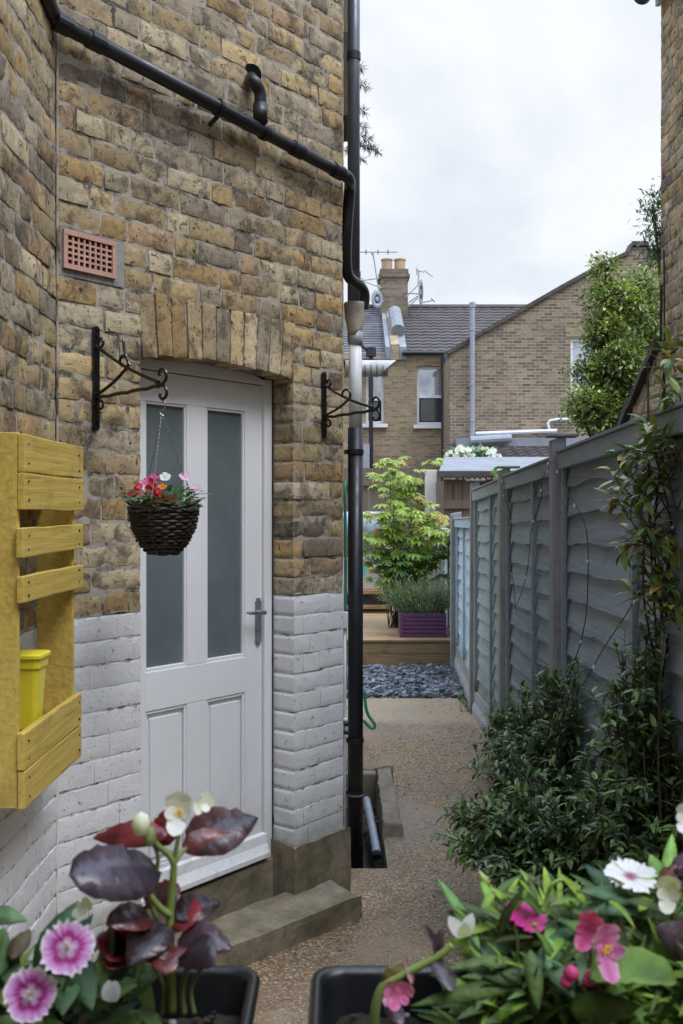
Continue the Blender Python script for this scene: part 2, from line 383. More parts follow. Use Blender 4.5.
M['dark'] = simple('dark_void', (0.01, 0.01, 0.01), 0.9, 0.1)
M['whiteplastic'] = simple('white_plastic', (0.76, 0.78, 0.82), 0.4, 0.12, 12, 0.05, 60)
M['greyplastic'] = simple('grey_plastic', (0.33, 0.36, 0.41), 0.42, 0.2, 16, 0.05, 60)
M['hopper'] = simple('dirty_hopper_plastic', (0.46, 0.40, 0.33), 0.6, 0.5, 14, 0.2, 60)
M['steel'] = simple('dull_steel', (0.35, 0.36, 0.38), 0.35, 0.15, 30, 0.05, 90, metal=0.85)
M['alu'] = simple('aerial_aluminium', (0.30, 0.31, 0.33), 0.5, 0.15, 30, 0.0, 90, metal=0.3)
M['yellowwood'] = m_woodpaint('mustard_painted_wood', (0.60, 0.43, 0.095), 1, 0.28, 0.62, 0.6, (0.20, 0.13, 0.045), 0.6)
M['yellowplastic'] = simple('yellow_plastic', (0.78, 0.68, 0.04), 0.38, 0.08, 12, 0.03, 60)
M['nail'] = simple('rusty_nail', (0.04, 0.03, 0.02), 0.7, 0.2)
M['wicker'] = simple('dark_wicker', (0.028, 0.021, 0.018), 0.5, 0.5, 60, 0.3, 200)
M['leaf'] = m_leaf('foliage'); M['fgleaf'] = m_leaf('bedding_leaf', 0.52, 0.22, 0.4, 110); M['fgleaf'].node_tree.nodes['Principled BSDF'].inputs['Specular IOR Level'].default_value = 0.28; M['leafgloss'] = m_leaf('glossy_foliage', 0.3, 0.15)
M['begonialeaf'] = m_leaf('begonia_leaf', 0.33, 0.06, 0.5, 60)
M['petal'] = m_leaf('petal', 0.55, 0.3, 0.06)
M['stem'] = simple('plant_stem', (0.1, 0.2, 0.04), 0.5, 0.2, 30, 0.1, 90, attr=True)
M['twig'] = simple('woody_twig', (0.07, 0.05, 0.035), 0.8, 0.3, 40, 0.3, 120)
M['bark'] = simple('bark', (0.10, 0.08, 0.06), 0.9, 0.35, 14, 0.6, 50)
M['soil'] = m_concrete('compost', (0.035, 0.026, 0.019), (0.015, 0.012, 0.009), 0.0, 30)
M['earth'] = m_concrete('garden_earth', (0.075, 0.06, 0.042), (0.045, 0.036, 0.025), 0.5, 6)
M['fence'] = m_woodpaint('grey_painted_lap_boards', (0.24, 0.27, 0.28), 1, 0.22, 0.75, 0.5, (0.12, 0.13, 0.11), 0.35, attr=True, algae=True)
M['post'] = m_woodpaint('weathered_grey_timber', (0.22, 0.215, 0.20), 2, 0.3, 0.85, 0.6, (0.09, 0.09, 0.06), 0.5, attr=True)
M['deck'] = m_woodpaint('deck_timber', (0.33, 0.215, 0.11), 0, 0.45, 0.65, 0.4, (0.09, 0.055, 0.03), 0.75)
M['brownfence'] = m_woodpaint('brown_shed_boards', (0.17, 0.13, 0.095), 2, 0.4, 0.85, 0.5, (0.05, 0.04, 0.03), 0.5)
M['purple'] = m_woodpaint('purple_paint', (0.145, 0.06, 0.135), 0, 0.2, 0.5, 0.25, (0.05, 0.03, 0.05), 0.3)
M['slatechip'] = simple('slate_chip', (0.1, 0.11, 0.13), 0.5, 0.3, 30, 0.4, 90, attr=True)
M['felt'] = m_concrete('grey_roof_felt', (0.26, 0.27, 0.29), (0.19, 0.20, 0.215), 0.0, 3)
M['lead'] = m_concrete('lead_flashing', (0.28, 0.30, 0.33), (0.20, 0.22, 0.25), 0.0, 3)
M['tile'] = simple('brown_concrete_tile', (0.085, 0.072, 0.070), 0.75, 0.35, 2.5, 0.4, 20, bdist=0.02)
M['slateroof'] = simple('grey_slate', (0.14, 0.145, 0.165), 0.6, 0.3, 2.5, 0.4, 20, attr=True)
M['farbrick'] = m_farbrick('yellow_stock_wall', (0.40, 0.31, 0.20), (0.20, 0.155, 0.105), (0.37, 0.32, 0.26))
M['farbrick2'] = m_farbrick('gable_stock_wall', (0.34, 0.265, 0.185), (0.10, 0.082, 0.068), (0.42, 0.37, 0.31))
M['sootbrick'] = m_farbrick('sooty_chimney_brick', (0.27, 0.215, 0.15), (0.12, 0.10, 0.08), (0.24, 0.21, 0.18))
M['sidebrick'] = m_farbrick('plain_side_wall', (0.34, 0.25, 0.15), (0.2, 0.15, 0.1), (0.3, 0.26, 0.2), 'YZ')
M['coping'] = m_concrete('sooty_coping', (0.12, 0.11, 0.10), (0.06, 0.056, 0.052), 0.2)
M['pot'] = simple('chimney_pot_clay', (0.46, 0.315, 0.21), 0.85, 0.25, 8, 0.2, 40)
M['upvc'] = simple('white_upvc', (0.78, 0.79, 0.80), 0.35, 0.05, 6, 0.02)
g = G('window_glass'); g.base(g.mix(g.ramp(g.noise(1.3, 4), [(0.4, 0.0), (0.6, 1.0)]), (0.35, 0.38, 0.42), (0.6, 0.63, 0.67))); g.rough(0.06); M['glass'] = g.done(0.5, 0.55)
g = G('dark_window_glass'); g.base((0.05, 0.055, 0.06)); g.rough(0.06); M['darkglass'] = g.done(0.8, 0.0)
M['paleblue'] = simple('pale_blue_sheet', (0.42, 0.55, 0.68), 0.55, 0.12, 6, 0.2, 12)
M['offwhite'] = simple('off_white_render', (0.62, 0.58, 0.52), 0.8, 0.15, 6, 0.2, 60)
M['paving'] = m_concrete('pink_paving', (0.42, 0.32, 0.27), (0.33, 0.26, 0.22), 0.0)
M['hose'] = simple('green_hose', (0.05, 0.28, 0.20), 0.4, 0.15)
M['cloth'] = simple('coloured_cloth', (1, 1, 1), 0.8, 0.1, 20, 0.1, attr=True)

# ------------------------------------------------------------------ ground and path
def nz3(x, y, z): return noise.noise(V((x, y, z)))
mb = MB(); mb.add([(-250, -250, -0.2), (250, -250, -0.2), (250, 250, -0.2), (-250, 250, -0.2)], [(0, 1, 2, 3)])
mb.build('ground', M['earth'], kind='structure')
PIT = (0.008, 0.215, 4.66, 6.02)
mb = MB()
xs = sorted(set([round(-1.3 + 0.05 * i, 4) for i in range(52)] + [PIT[0], PIT[1]])); xs = [x for x in xs if x <= 1.16]
ys = sorted(set([round(-0.6 + 0.06 * i, 4) for i in range(160)] + [PIT[2], PIT[3]])); ys = [y for y in ys if y <= 8.95]
def path_z(x, y): return 0.006 * nz3(x * 2.2, y * 2.2, 0) + 0.0025 * nz3(x * 11, y * 11, 3) + (0.02 * max(0, 1 - math.hypot(x - 0.34, (y - 5.4) * 0.7) / 0.3))
vs = [(x + (0.03 * nz3(x * 4, 2, 5) if j == len(ys) - 1 else 0), y + (0.05 * nz3(x * 3, 0, 9) if j == len(ys) - 1 else 0), path_z(x, y)) for j, y in enumerate(ys) for x in xs]
nx = len(xs); fs = []
for j in range(len(ys) - 1):
    for i in range(nx - 1):
        cxm, cym = (xs[i] + xs[i + 1]) / 2, (ys[j] + ys[j + 1]) / 2
        if PIT[0] < cxm < PIT[1] and PIT[2] < cym < PIT[3]: continue
        a = j * nx + i; fs.append((a, a + 1, a + nx + 1, a + nx))
mb.add(vs, fs); mb.build('path', M['path'], smooth=True, kind='structure')
# garden ground beyond path (under slate) and paving beyond the deck
mb = MB(); mb.add([(-4, 8.9, -0.03), (6, 8.9, -0.03), (6, 24, -0.03), (-4, 24, -0.03)], [(0, 1, 2, 3)]); mb.build('garden_ground', M['earth'], kind='structure')
mb = MB()
for i in range(12):
    for j in range(3):
        x0 = -3 + i * 0.46; y0 = 13.35 + j * 0.6
        mb.box((x0, y0, -0.02), (x0 + 0.45, y0 + 0.59, 0.325 + rnd(-.003, .003)))
mb.build('terrace_paving', M['paving'], kind='structure', bevel=0.006)
# soil strip along fence
mb = MB(); vs = []; fs = []
n = 60
for i in range(n + 1):
    y = 1.6 + i * 6.3 / n
    xi = 0.82 + 0.27 * min(1, max(0, (y - 2.2) / 4.6)) + 0.05 * nz3(y * 2.5, 1, 1) + 0.02 * nz3(y * 9, 1, 1)
    for k in range(5):
        f = k / 4; vs.append((xi + (1.22 - xi) * f, y, 0.004 + 0.03 * math.sin(f * 1.5) + 0.012 * nz3(y * 7, f * 4, 2) * (k > 0)))
for i in range(n):
    for k in range(4): a = i * 5 + k; fs.append((a, a + 1, a + 6, a + 5))
mb.add(vs, fs); mb.build('soil_bed', M['earth'], smooth=True, kind='structure')
# slate chippings
mb = MB(); rs = random.Random(3)
for i in range(3400):
    x = rs.uniform(-0.05, 1.25); y = 8.86 + 1.75 * rs.random()
    r = rs.uniform(0.016, 0.05); z = rs.uniform(-0.02, 0.03); k = rs.choice((4, 5, 5, 6)); a0 = rs.random() * 6
    q = Quaternion(V((rs.uniform(-1, 1), rs.uniform(-1, 1), 0.01)).normalized(), rs.uniform(0, 0.75))
    th = r * rs.uniform(0.15, 0.4); bot = []; top = []
    for j in range(k):
        an = a0 + j * 6.283 / k; rr = r * rs.uniform(0.6, 1.1)
        bot.append(q @ V((rr * math.cos(an), rr * math.sin(an) * 0.7, -th)) + V((x, y, z))); top.append(q @ V((rr * .9 * math.cos(an), rr * .9 * math.sin(an) * 0.7, th)) + V((x, y, z)))
    g_ = rs.choice((0.06, 0.09, 0.13, 0.18, 0.27)); cc = (g_ * .93, g_, g_ * 1.15)
    mb.add(bot + top, [tuple(range(k, 2 * k))] + [(j, (j + 1) % k, k + (j + 1) % k, k + j) for j in range(k)], 0, cc)
so = mb.build('slate_chippings', M['slatechip']); tag(so, 'bed of loose blue grey slate chippings before the deck', 'slate chippings', kind='stuff')

# ------------------------------------------------------------------ brick house
WA = Frame((-0.918, 3.226), (0.628, 0.778), (0.778, -0.628))      # canted wall with the door
LW = 1.4725
WL = Frame((-0.918, 3.226), (0, -1), (1, 0))                         # wall left of it, towards the window
END = WA.p(LW, 0, 0)
WP = Frame((END.x - 0.002, END.y), (0.0035, 1), (1, -0.0035))        # wall along the path
P_ = 0.08; ZJ = H + 0.042; ZPAINT = H - 0.357; ZTOP = 5.2
PAL = [((0.62, 0.475, 0.265), 7), ((0.57, 0.435, 0.25), 6), ((0.50, 0.385, 0.235), 4), ((0.36, 0.30, 0.225), 3), ((0.64, 0.53, 0.36), 6), ((0.58, 0.40, 0.19), 4), ((0.54, 0.455, 0.33), 4), ((0.45, 0.31, 0.19), 2)]
PW = [c for c, k in PAL for _ in range(k)]
rb = random.Random(11)
def brick_patch(mb, fn, w, h, depth, white, fine=True):
    """fn(a,b,t) -> point; one brick, rough front with worn arrises"""
    nu = max(2, int(round(w / (0.016 if fine else 0.06)))); nv = max(2, int(round(h / (0.014 if fine else 0.035))))
    off = rb.uniform(-0.0025, 0.0015) * (0.7 if white else 1); ti = rb.uniform(-0.006, 0.006); tj = rb.uniform(-0.012, 0.012) * (.4 if white else 1)
    col = rb.choice(PW); k = rb.uniform(0.60, 1.0); col = tuple(min(1, c * k) for c in col)
    s0 = rb.uniform(0, 100); er = rb.uniform(0.003, 0.006) if white else rb.uniform(0.004, 0.008); ed = rb.uniform(0.001, 0.0035) if white else rb.uniform(0.003, 0.006)
    vs = []; fs = []
    for j in range(nv + 1):
        for i in range(nu + 1):
            a = w * i / nu; b = h * j / nv
            e = min(a, w - a, b, h - b)
            nn = nz3(a * 28 + s0, b * 28, s0); n2 = nz3(a * 80 + s0, b * 80, s0 + 5)
            t = off + ti * (a - w / 2) + tj * (b - h / 2) + (0.0010 if white else 0.0014) * nn + (0.0011 if white else 0.0012) * n2
            if white and min(a, w - a) <= e + 1e-9: e += .004
            if e < er: t -= ed * (1 - e / er) ** 1.6 * (0.75 + 0.8 * nn)
            if not white and nn > 0.38 and rb.random() < 0.7: t -= 0.006 * min(1, (nn - 0.38) * 4)
            if e < 1e-6:
                jt = 0.0055 if white else 0.0042; a += jt * nz3(b * 35 + s0, a * 25, 7) ; b += jt * nz3(a * 35 + s0, b * 35, 17)
            vs.append(fn(a, b, t))
    W1 = nu + 1
    for j in range(nv):
        for i in range(nu): q = j * W1 + i; fs.append((q, q + 1, q + W1 + 1, q + W1))
    loop = [i for i in range(W1)] + [j * W1 + nu for j in range(1, nv + 1)] + [nv * W1 + i for i in range(nu - 1, -1, -1)] + [j * W1 for j in range(nv - 1, 0, -1)]
    bpos = {}
    for li in loop:
        j, i = divmod(li, W1); bpos[li] = len(vs); vs.append(vs[li]); vs.append(fn(w * i / nu, h * j / nv, -depth))
    for q in range(len(loop)):
        a_, b_ = loop[q], loop[(q + 1) % len(loop)]; fs.append((bpos[a_], bpos[a_] + 1, bpos[b_] + 1, bpos[b_]))
    mb.add(vs, fs, 1 if white else 0, col)
def brick_wall(mb, fr, Lw, z0, z1, holes, fine=True, zpaint=ZPAINT, seed=1, endface=()):
    k0 = int(math.floor((z0 - ZJ) / P_)); k1 = int(math.ceil((z1 - ZJ) / P_))
    for k in range(k0, k1):
        zb = ZJ + k * P_ + (0.004 if ZJ + k * P_ + .04 < zpaint else 0.0055); hb = P_ - (0.008 if ZJ + k * P_ + .04 < zpaint else 0.011); zc = zb + hb / 2
        secs = [(0.0, Lw)]
        for (a, b, c, d) in holes:
            if c < zc < d:
                ns = []
                for (p, q) in secs:
                    if b <= p or a >= q: ns.append((p, q)); continue
                    if a > p: ns.append((p, a))
                    if b < q: ns.append((b, q))
                secs = ns
        u = -(0.0 if k % 2 else 0.165) - 0.02 - rb.uniform(0, 0.03); st = (k % 3 != 0); seq = []
        while u < Lw:
            wd = (0.226 if st else 0.112) * rb.uniform(0.95, 1.05)
            if rb.random() < 0.12: st = st
            else: st = not st
            seq.append((u, u + wd)); u += wd
        for (p, q) in secs:
            cl = [(max(a, p), min(b, q)) for a, b in seq if min(b, q) - max(a, p) > 0.004]
            if len(cl) > 1 and cl[0][1] - cl[0][0] < 0.05: cl[1] = (cl[0][0], cl[1][1]); cl.pop(0)
            if len(cl) > 1 and cl[-1][1] - cl[-1][0] < 0.05: cl[-2] = (cl[-2][0], cl[-1][1]); cl.pop()
            for (a, b) in cl:
                gl = (.0008 if zc < zpaint else .0055) if a > p + 1e-6 else (0.0 if (p > 1e-6 or 'l' in endface) else 0.004)
                gr = (.0008 if zc < zpaint else .0055) if b < q - 1e-6 else (0.0 if (q < Lw - 1e-6 or 'r' in endface) else 0.004)
                a2, b2 = a + gl, b - gr
                atH = (a <= p + 1e-6 and p > 1e-6) or (b >= q - 1e-6 and q < Lw - 1e-6)
                dz = rb.uniform(-0.0035, 0.0035)
                brick_patch(mb, lambda x, y, t: fr.p(a2 + x, t, zb + dz + y), b2 - a2, hb + rb.uniform(-.002, .001), 0.112 if atH else 0.02, zc < zpaint, fine)
def mortar_plane(mb, fr, u0, u1, z0, z1, zp=ZPAINT):
    for (a, b, mi, t) in ((z0, min(z1, zp), 3, -0.0052), (max(z0, zp), z1, 2, -0.0055)):
        if b <= a: continue
        nu = max(1, int((u1 - u0) / 0.025)); nv = max(1, int((b - a) / 0.025)); vs = []; fs = []
        for j in range(nv + 1):
            for i in range(nu + 1):
                u = u0 + (u1 - u0) * i / nu; z = a + (b - a) * j / nv
                vs.append(fr.p(u, t + (0.0005 + 0.0045 * nz3(u * 9, z * 16, 4) if mi == 3 else 0.0045 * nz3(u * 13, z * 17, 4)), z))
        for j in range(nv):
            for i in range(nu): q = j * (nu + 1) + i; fs.append((q, q + 1, q + nu + 2, q + nu + 1))
        mb.add(vs, fs, mi)
house = thing('brick_house', 'weathered yellow stock brick house with white painted base and canted back door wall', 'house', (END.x, END.y, 0))
U0, U1 = 0.346, 1.15
ZSP = H + 0.538; ARCH_H = 0.228
gj = G('shade_dirt_painted_joint'); cj = gj.mix(gj.ramp(gj.noise(14, 7, 0.7), [(0.50, 0.0), (0.60, 1.0)]), (0.78, 0.785, 0.795), (0.22, 0.20, 0.185)); gj.base(cj); gj.rough(0.8); gj.bump(gj.noise(90, 6, .7), .5, .006)  # dark noise patches put recess shade into the joint colour, along with dirt
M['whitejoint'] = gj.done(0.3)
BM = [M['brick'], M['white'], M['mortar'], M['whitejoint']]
vu0, vz = WA.hit(63, 228); vu1, vz1 = WA.hit(116, 277); _, vz0 = WA.hit(63, 268)
VENT = (vu0 - 0.012, vu1 + 0.040, vz0 - 0.012, vz + 0.012)
# snap vent hole to courses
kz0 = round((VENT[2] - ZJ) / P_); kz1 = kz0 + 2
VENT = (VENT[0], VENT[1], ZJ + kz0 * P_, ZJ + kz1 * P_)
mb = MB()
AT = ZSP + ARCH_H + 0.01
brick_wall(mb, WA, LW, 0.0, ZTOP, [(U0, U1, -1, AT), VENT], endface='r')
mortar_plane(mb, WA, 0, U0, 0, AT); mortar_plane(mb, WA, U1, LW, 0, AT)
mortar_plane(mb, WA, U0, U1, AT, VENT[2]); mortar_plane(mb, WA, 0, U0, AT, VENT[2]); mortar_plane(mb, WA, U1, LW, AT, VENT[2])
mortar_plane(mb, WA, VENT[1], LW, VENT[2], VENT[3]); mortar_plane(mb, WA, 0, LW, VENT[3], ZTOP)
# jamb mortar returns
for u, s_ in ((U0, 1), (U1, -1)):
    for (za, zb_, mi) in ((0, ZPAINT, 3), (ZPAINT, AT, 2)):
        uu = u - s_ * 0.004
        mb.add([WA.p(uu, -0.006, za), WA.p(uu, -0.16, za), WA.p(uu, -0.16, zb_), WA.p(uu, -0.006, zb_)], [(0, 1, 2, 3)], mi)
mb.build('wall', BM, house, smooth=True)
mb = MB(); brick_wall(mb, WL, 1.7, 0.0, ZTOP, []); mortar_plane(mb, WL, 0, 1.7, 0, ZTOP)
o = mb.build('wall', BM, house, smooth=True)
mb = MB(); brick_wall(mb, WP, 3.6, 0.0, ZTOP, [], fine=False); mortar_plane(mb, WP, 0.0, 3.6, 0, ZTOP)
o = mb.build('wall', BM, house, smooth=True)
mb = MB()
for za, zb_, mi in ((0, ZPAINT, 0), (ZPAINT, ZTOP, 1)):
    n_ = int((zb_ - za) / .04); cpt = V((-0.918 + .001, 3.226, 0)); mb.tube([cpt + V((.001 * nz3(k, 1, 1), -.001 * nz3(k, 5, 1), za + (zb_ - za) * k / n_)) for k in range(n_ + 1)], [.0045 + .003 * nz3(k * .7, 3, 2) for k in range(n_ + 1)], 7, mi)
mb.build('corner_pointing', [M['white'], M['mortar']], house, smooth=True)
# solid core behind the faces (keeps light out)
mb = MB()
a = WA.p(0, -0.2, 0); b = WA.p(LW, -0.2, 0)
poly = [(-0.95, 1.5), (-0.95, 3.26), tuple(WA.p(0.1, -0.16, 0))[:2], tuple(WA.p(LW - 0.04, -0.16, 0))[:2], (WP.p(0.1, -0.04, 0).x, END.y + 0.12), (WP.p(3.6, -0.04, 0).x, END.y + 3.6), (-3.5, END.y + 3.6), (-3.5, 1.5)]
mb.prism([(x, y, -0.05) for x, y in poly], (0, 0, ZTOP + 0.02)); mb.build('inner_wall', M['dark'], house)
mb = MB()
for k, (x, y) in enumerate([(0, 0)]):
    mb.prism([(x, y, ZTOP + 0.0) for x, y in [(-0.80, 1.45), (-0.80, 3.20), (0.12, 4.25), (0.12, 8.05), (-3.6, 8.05), (-3.6, 1.45)]], (0, 0, 0.12))
mb.build('roof', M['slateroof'], house)
mb = MB(); mb.box((-1.3, -1.6, -.1), (-0.92, 1.53, ZTOP)); mb.box((-1.3, -2.0, -.1), (3.2, -1.6, 4.3)); mb.build('wall', M['sidebrick'], house)  # unseen side return and rear wall, added and sized to darken the door reveal
# arch of bricks on end
mb = MB(); nA = 11; uc = (U0 + U1) / 2; hw = (U1 - U0) / 2
pw = (U1 - U0) / nA
for i in range(nA):
    ua = U0 + pw * i + 0.004; wv = pw - 0.008
    ln = 0.16 * (ua + wv / 2 - uc)
    dz0 = rb.uniform(-0.004, 0.004)
    def fn(a_, b_, t, ua=ua, wv=wv, ln=ln, dz0=dz0):
        u = ua + a_ + ln * (b_ / ARCH_H - 0.3) * 0.35
        f = (u - uc) / hw
        return WA.p(u, t + 0.002, ZSP + 0.026 * (1 - f * f) + dz0 + b_ * (1 - 0.06 * (1 - f * f)))
    brick_patch(mb, fn, wv, ARCH_H + rb.uniform(-.006, .004), 0.112, False)
mb.add([WA.p(U0, -0.009, ZSP + 0.03), WA.p(U1, -0.009, ZSP + 0.03), WA.p(U1, -0.009, AT), WA.p(U0, -0.009, AT)], [(0, 1, 2, 3)], 1)
mb.build('arch', [M['brick'], M['mortar']], house, smooth=True)
# vent
mb = MB()
mb.fbox(WA, VENT[0] + .002, VENT[1] - .002, -0.03, -0.003, VENT[2] + .002, VENT[3] - .002); mb.build('vent_bedding', M['cement'], house)
vent = None
mb = MB(); a0, a1, b0, b1 = VENT[0] + 0.010, VENT[1] - 0.044, VENT[2] + 0.024, VENT[3] - 0.010
fw = 0.016; tv = 0.005
mb.fbox(WA, a0, a1, -0.002, tv + 0.004, b0, b0 + fw); mb.fbox(WA, a0, a1, -0.002, tv + 0.004, b1 - fw, b1)
mb.fbox(WA, a0, a0 + fw, -0.002, tv + 0.003, b0 + fw, b1 - fw); mb.fbox(WA, a1 - fw, a1, -0.002, tv + 0.003, b0 + fw, b1 - fw)
nc, nr = 8, 5
for i in range(1, nc):
    u = a0 + fw + (a1 - a0 - 2 * fw) * i / nc; mb.fbox(WA, u - 0.0035, u + 0.0035, -0.0025, tv, b0 + fw, b1 - fw)
for j in range(1, nr):
    z = b0 + fw + (b1 - b0 - 2 * fw) * j / nr; mb.fbox(WA, a0 + fw, a1 - fw, -0.002, tv - 0.001, z - 0.0035, z + 0.0035)
vent = mb.build('air_brick', M['terracotta'], house); vent['label'] = 'terracotta air brick with a grid of square holes'
mb = MB(); mb.fbox(WA, a0 + fw * .5, a1 - fw * .5, -0.0025, -0.0015, b0 + fw * .5, b1 - fw * .5); mb.build('vent_backing', M['dark'], vent)
# plinth at the pier foot
mb = MB()
_, zpl = WA.hit(296, 846, 0.02)
def rough_block(mb, fn, nu, nt, nz_, amp=0.006, sc=14, mi=0):
    """fn(i/nu, j/nt, k/nz) -> point on a block; all six faces gridded and roughened"""
    idx = {}; vs = []
    def vert(i, j, k):
        if (i, j, k) not in idx:
            p = fn(i / nu, j / nt, k / nz_); q = V((nz3(p.x * sc, p.y * sc, p.z * sc), nz3(p.y * sc + 9, p.z * sc, p.x * sc), nz3(p.z * sc, p.x * sc + 5, p.y * sc)))
            q2 = V((nz3(p.x * sc * 4, p.y * sc * 4, p.z * sc * 4), 0, nz3(p.z * sc * 4, p.x * sc * 4 + 5, p.y * sc * 4)))
            idx[(i, j, k)] = len(vs); vs.append(p + q * amp + q2 * amp * 0.4)
        return idx[(i, j, k)]
    fs = []
    for i in range(nu):
        for j in range(nt):
            for k in (0, nz_): fs.append((vert(i, j, k), vert(i + 1, j, k), vert(i + 1, j + 1, k), vert(i, j + 1, k)))
    for i in range(nu):
        for k in range(nz_):
            for j in (0, nt): fs.append((vert(i, j, k), vert(i + 1, j, k), vert(i + 1, j, k + 1), vert(i, j, k + 1)))
    for j in range(nt):
        for k in range(nz_):
            for i in (0, nu): fs.append((vert(i, j, k), vert(i, j + 1, k), vert(i, j + 1, k + 1), vert(i, j, k + 1)))
    mb.add(vs, fs, mi)
rough_block(mb, lambda a, b, c: WA.p(U1 - 0.018 + (LW + 0.016 - U1 + 0.018) * a, -0.13 + 0.155 * b, -0.03 + (zpl + 0.03) * c - (0.012 * b if c > 0.99 else 0)), 14, 8, 14, 0.004)
mb.build('plinth', M['concrete'], house, bevel=0.006)
# door
TD = -0.125
door = None
DZ0 = WA.hit(266, 853, -0.125)[1]
_, dtopL = WA.hit(140.5, 369, TD); _, dtopR = WA.hit(259, 386, TD)
DZ1 = (dtopL + dtopR) / 2
ufr, _ = WA.hit(262, 600, TD)         # door leaf right edge
ULEAF0 = U0 + 0.045
def ux(x): return WA.hit(x, 600, TD)[0]
def zy(x, y): return WA.hit(x, y, TD)[1]
gR0, gR1, gL0, gL1 = ux(207), ux(245), ux(143), ux(187)
stile = ufr - gR1
gL0 = ux(145.5)
zgt = (zy(187, 405) + zy(226, 409.5)) / 2; zgb = (zy(190, 667) + zy(210, 661)) / 2
zpt = (zy(210, 699) + zy(191, 703.6)) / 2; zpb = zy(250, 832)
mb = MB()
th0, th1 = TD - 0.04, TD
mb.fbox(WA, ULEAF0, gL0, th0, th1, DZ0, DZ1); mb.fbox(WA, gR1, ufr, th0, th1, DZ0, DZ1)           # stiles
mb.fbox(WA, gL0, gR1, th0, th1 - .0005, zgt, DZ1); mb.fbox(WA, gL0, gR1, th0, th1 - .0005, zpt, zgb); mb.fbox(WA, gL0, gR1, th0, th1 - .0005, DZ0, zpb)
mb.fbox(WA, gL1, gR0, th0, th1 - .001, zgb, zgt); mb.fbox(WA, gL1, gR0, th0, th1 - .001, zpb, zpt)  # muntins
for (a, b) in ((gL0, gL1), (gR0, gR1)):
    mb.fbox(WA, a, b, th0 + .004, TD - 0.016, zpb, zpt)                                               # sunk panel
    mb.fbox(WA, a + 0.028, b - 0.028, TD - 0.018, TD - 0.008, zpb + 0.03, zpt - 0.03)               # raised field
    for (p, q, c, d) in ((a, b, zpt - 0.012, zpt), (a, b, zpb, zpb + 0.012), (a, a + 0.012, zpb + .012, zpt - .012), (b - 0.012, b, zpb + .012, zpt - .012)):
        mb.fbox(WA, p, q, TD - 0.014, TD - 0.004, c, d)
    for (p, q, c, d) in ((a, b, zgt - 0.010, zgt), (a, b, zgb, zgb + 0.014), (a, a + 0.009, zgb + .014, zgt - .01), (b - 0.009, b, zgb + .014, zgt - .01)):
        mb.fbox(WA, p, q, TD - 0.018, TD - 0.005, c, d)
door = mb.build('door', M['doorpaint'], house, bevel=0.0025)
for (a, b) in ((gL0, gL1), (gR0, gR1)):
    mb = MB(); mb.fbox(WA, a + .004, b - .004, TD - 0.024, TD - 0.017, zgb + .004, zgt - .004); mb.build('glass_pane', M['frost'], door)
# weather bar: sloping moulded board
mb = MB(); ua, ub = ULEAF0, ufr + 0.012
prof = [(TD, DZ0 + 0.095), (TD + 0.016, DZ0 + 0.088), (TD + 0.020, DZ0 + 0.05), (TD + 0.030, DZ0 + 0.03), (TD + 0.038, DZ0 + 0.016), (TD + 0.038, DZ0 - 0.004), (TD, DZ0 - 0.004)]
mb.prism([WA.p(ua, t, z) for t, z in prof], WA.p(ub, 0, 0) - WA.p(ua, 0, 0)); mb.build('weather_bar', M['doordirty'], door, bevel=0.003)
# handle
mb = MB(); uh = ux(257.5)
zh = zy(257, 612)
mb.fbox(WA, uh - 0.0165, uh + 0.0165, TD, TD + 0.008, zy(257, 642), zy(257, 601))
mb.fbox(WA, uh - 0.010, uh + 0.010, TD, TD + 0.008, zy(257, 645), zy(257, 642)); mb.fbox(WA, uh - 0.010, uh + 0.010, TD, TD + 0.008, zy(257, 601), zy(257, 598))
mb.tube([WA.p(uh, TD + 0.007, zh), WA.p(uh, TD + 0.045, zh)], 0.009, 10)
mb.tube([WA.p(uh, TD + 0.045, zh), WA.p(uh - 0.03, TD + 0.047, zh + 0.002), WA.p(uh - 0.085, TD + 0.042, zh + 0.004), WA.p(uh - 0.10, TD + 0.036, zh + 0.008)], [0.009, 0.008, 0.007, 0.004], 10)
mb.tube([WA.p(uh, TD + 0.006, zh - 0.075), WA.p(uh, TD + 0.011, zh - 0.075)], 0.007, 10)
hd = mb.build('handle', M['steel'], door, smooth=False, bevel=0.001)
# frame
mb = MB()
mb.fbox(WA, U0 + .002, ULEAF0 - .003, TD - 0.06, TD + 0.012, DZ0 - .03, ZSP + 0.03); mb.fbox(WA, ufr + .003, U1 - 0.012, TD - 0.06, TD + 0.012, DZ0 - .02, ZSP + 0.004)
npt = 14; top = []
for i in range(npt + 1):
    u = U0 + .002 + (U1 - 0.014 - U0) * i / npt; f = (u - uc) / hw
    top.append((u, ZSP + 0.026 * (1 - f * f) + 0.004 - max(0, (u - (U1 - 0.10))) * 0.25))
poly = [WA.p(U0 + .002, TD + 0.010, DZ1 + .004), WA.p(U1 - 0.012, TD + 0.010, DZ1 + .004)] + [WA.p(u, TD + 0.010, z) for u, z in reversed(top)]
mb.prism(poly, WA.p(0, -0.06, 0) - WA.p(0, 0, 0)); mb.build('door_frame', M['doorpaint'], house, bevel=0.003)
mb = MB(); mb.fbox(WA, U0, U1, TD - 0.20, TD - 0.065, 0.0, AT); mb.build('reveal_backing', M['dark'], house)
mb = MB()
mb.fbox(WA, U1 - 0.012, U1 + 0.002, TD - .04, TD + 0.004, DZ0 - .03, ZSP + 0.02); mb.build('frame_sealant', M['dark'], house)
mb = MB(); rough_block(mb, lambda a, b, c: WA.p(U0 + (U1 - 0.02 - U0) * a, TD - 0.06 + (0.085) * b, 0.0 + (DZ0 - 0.022) * c), 14, 4, 8, 0.004); mb.build('door_sill', M['concrete'], house)

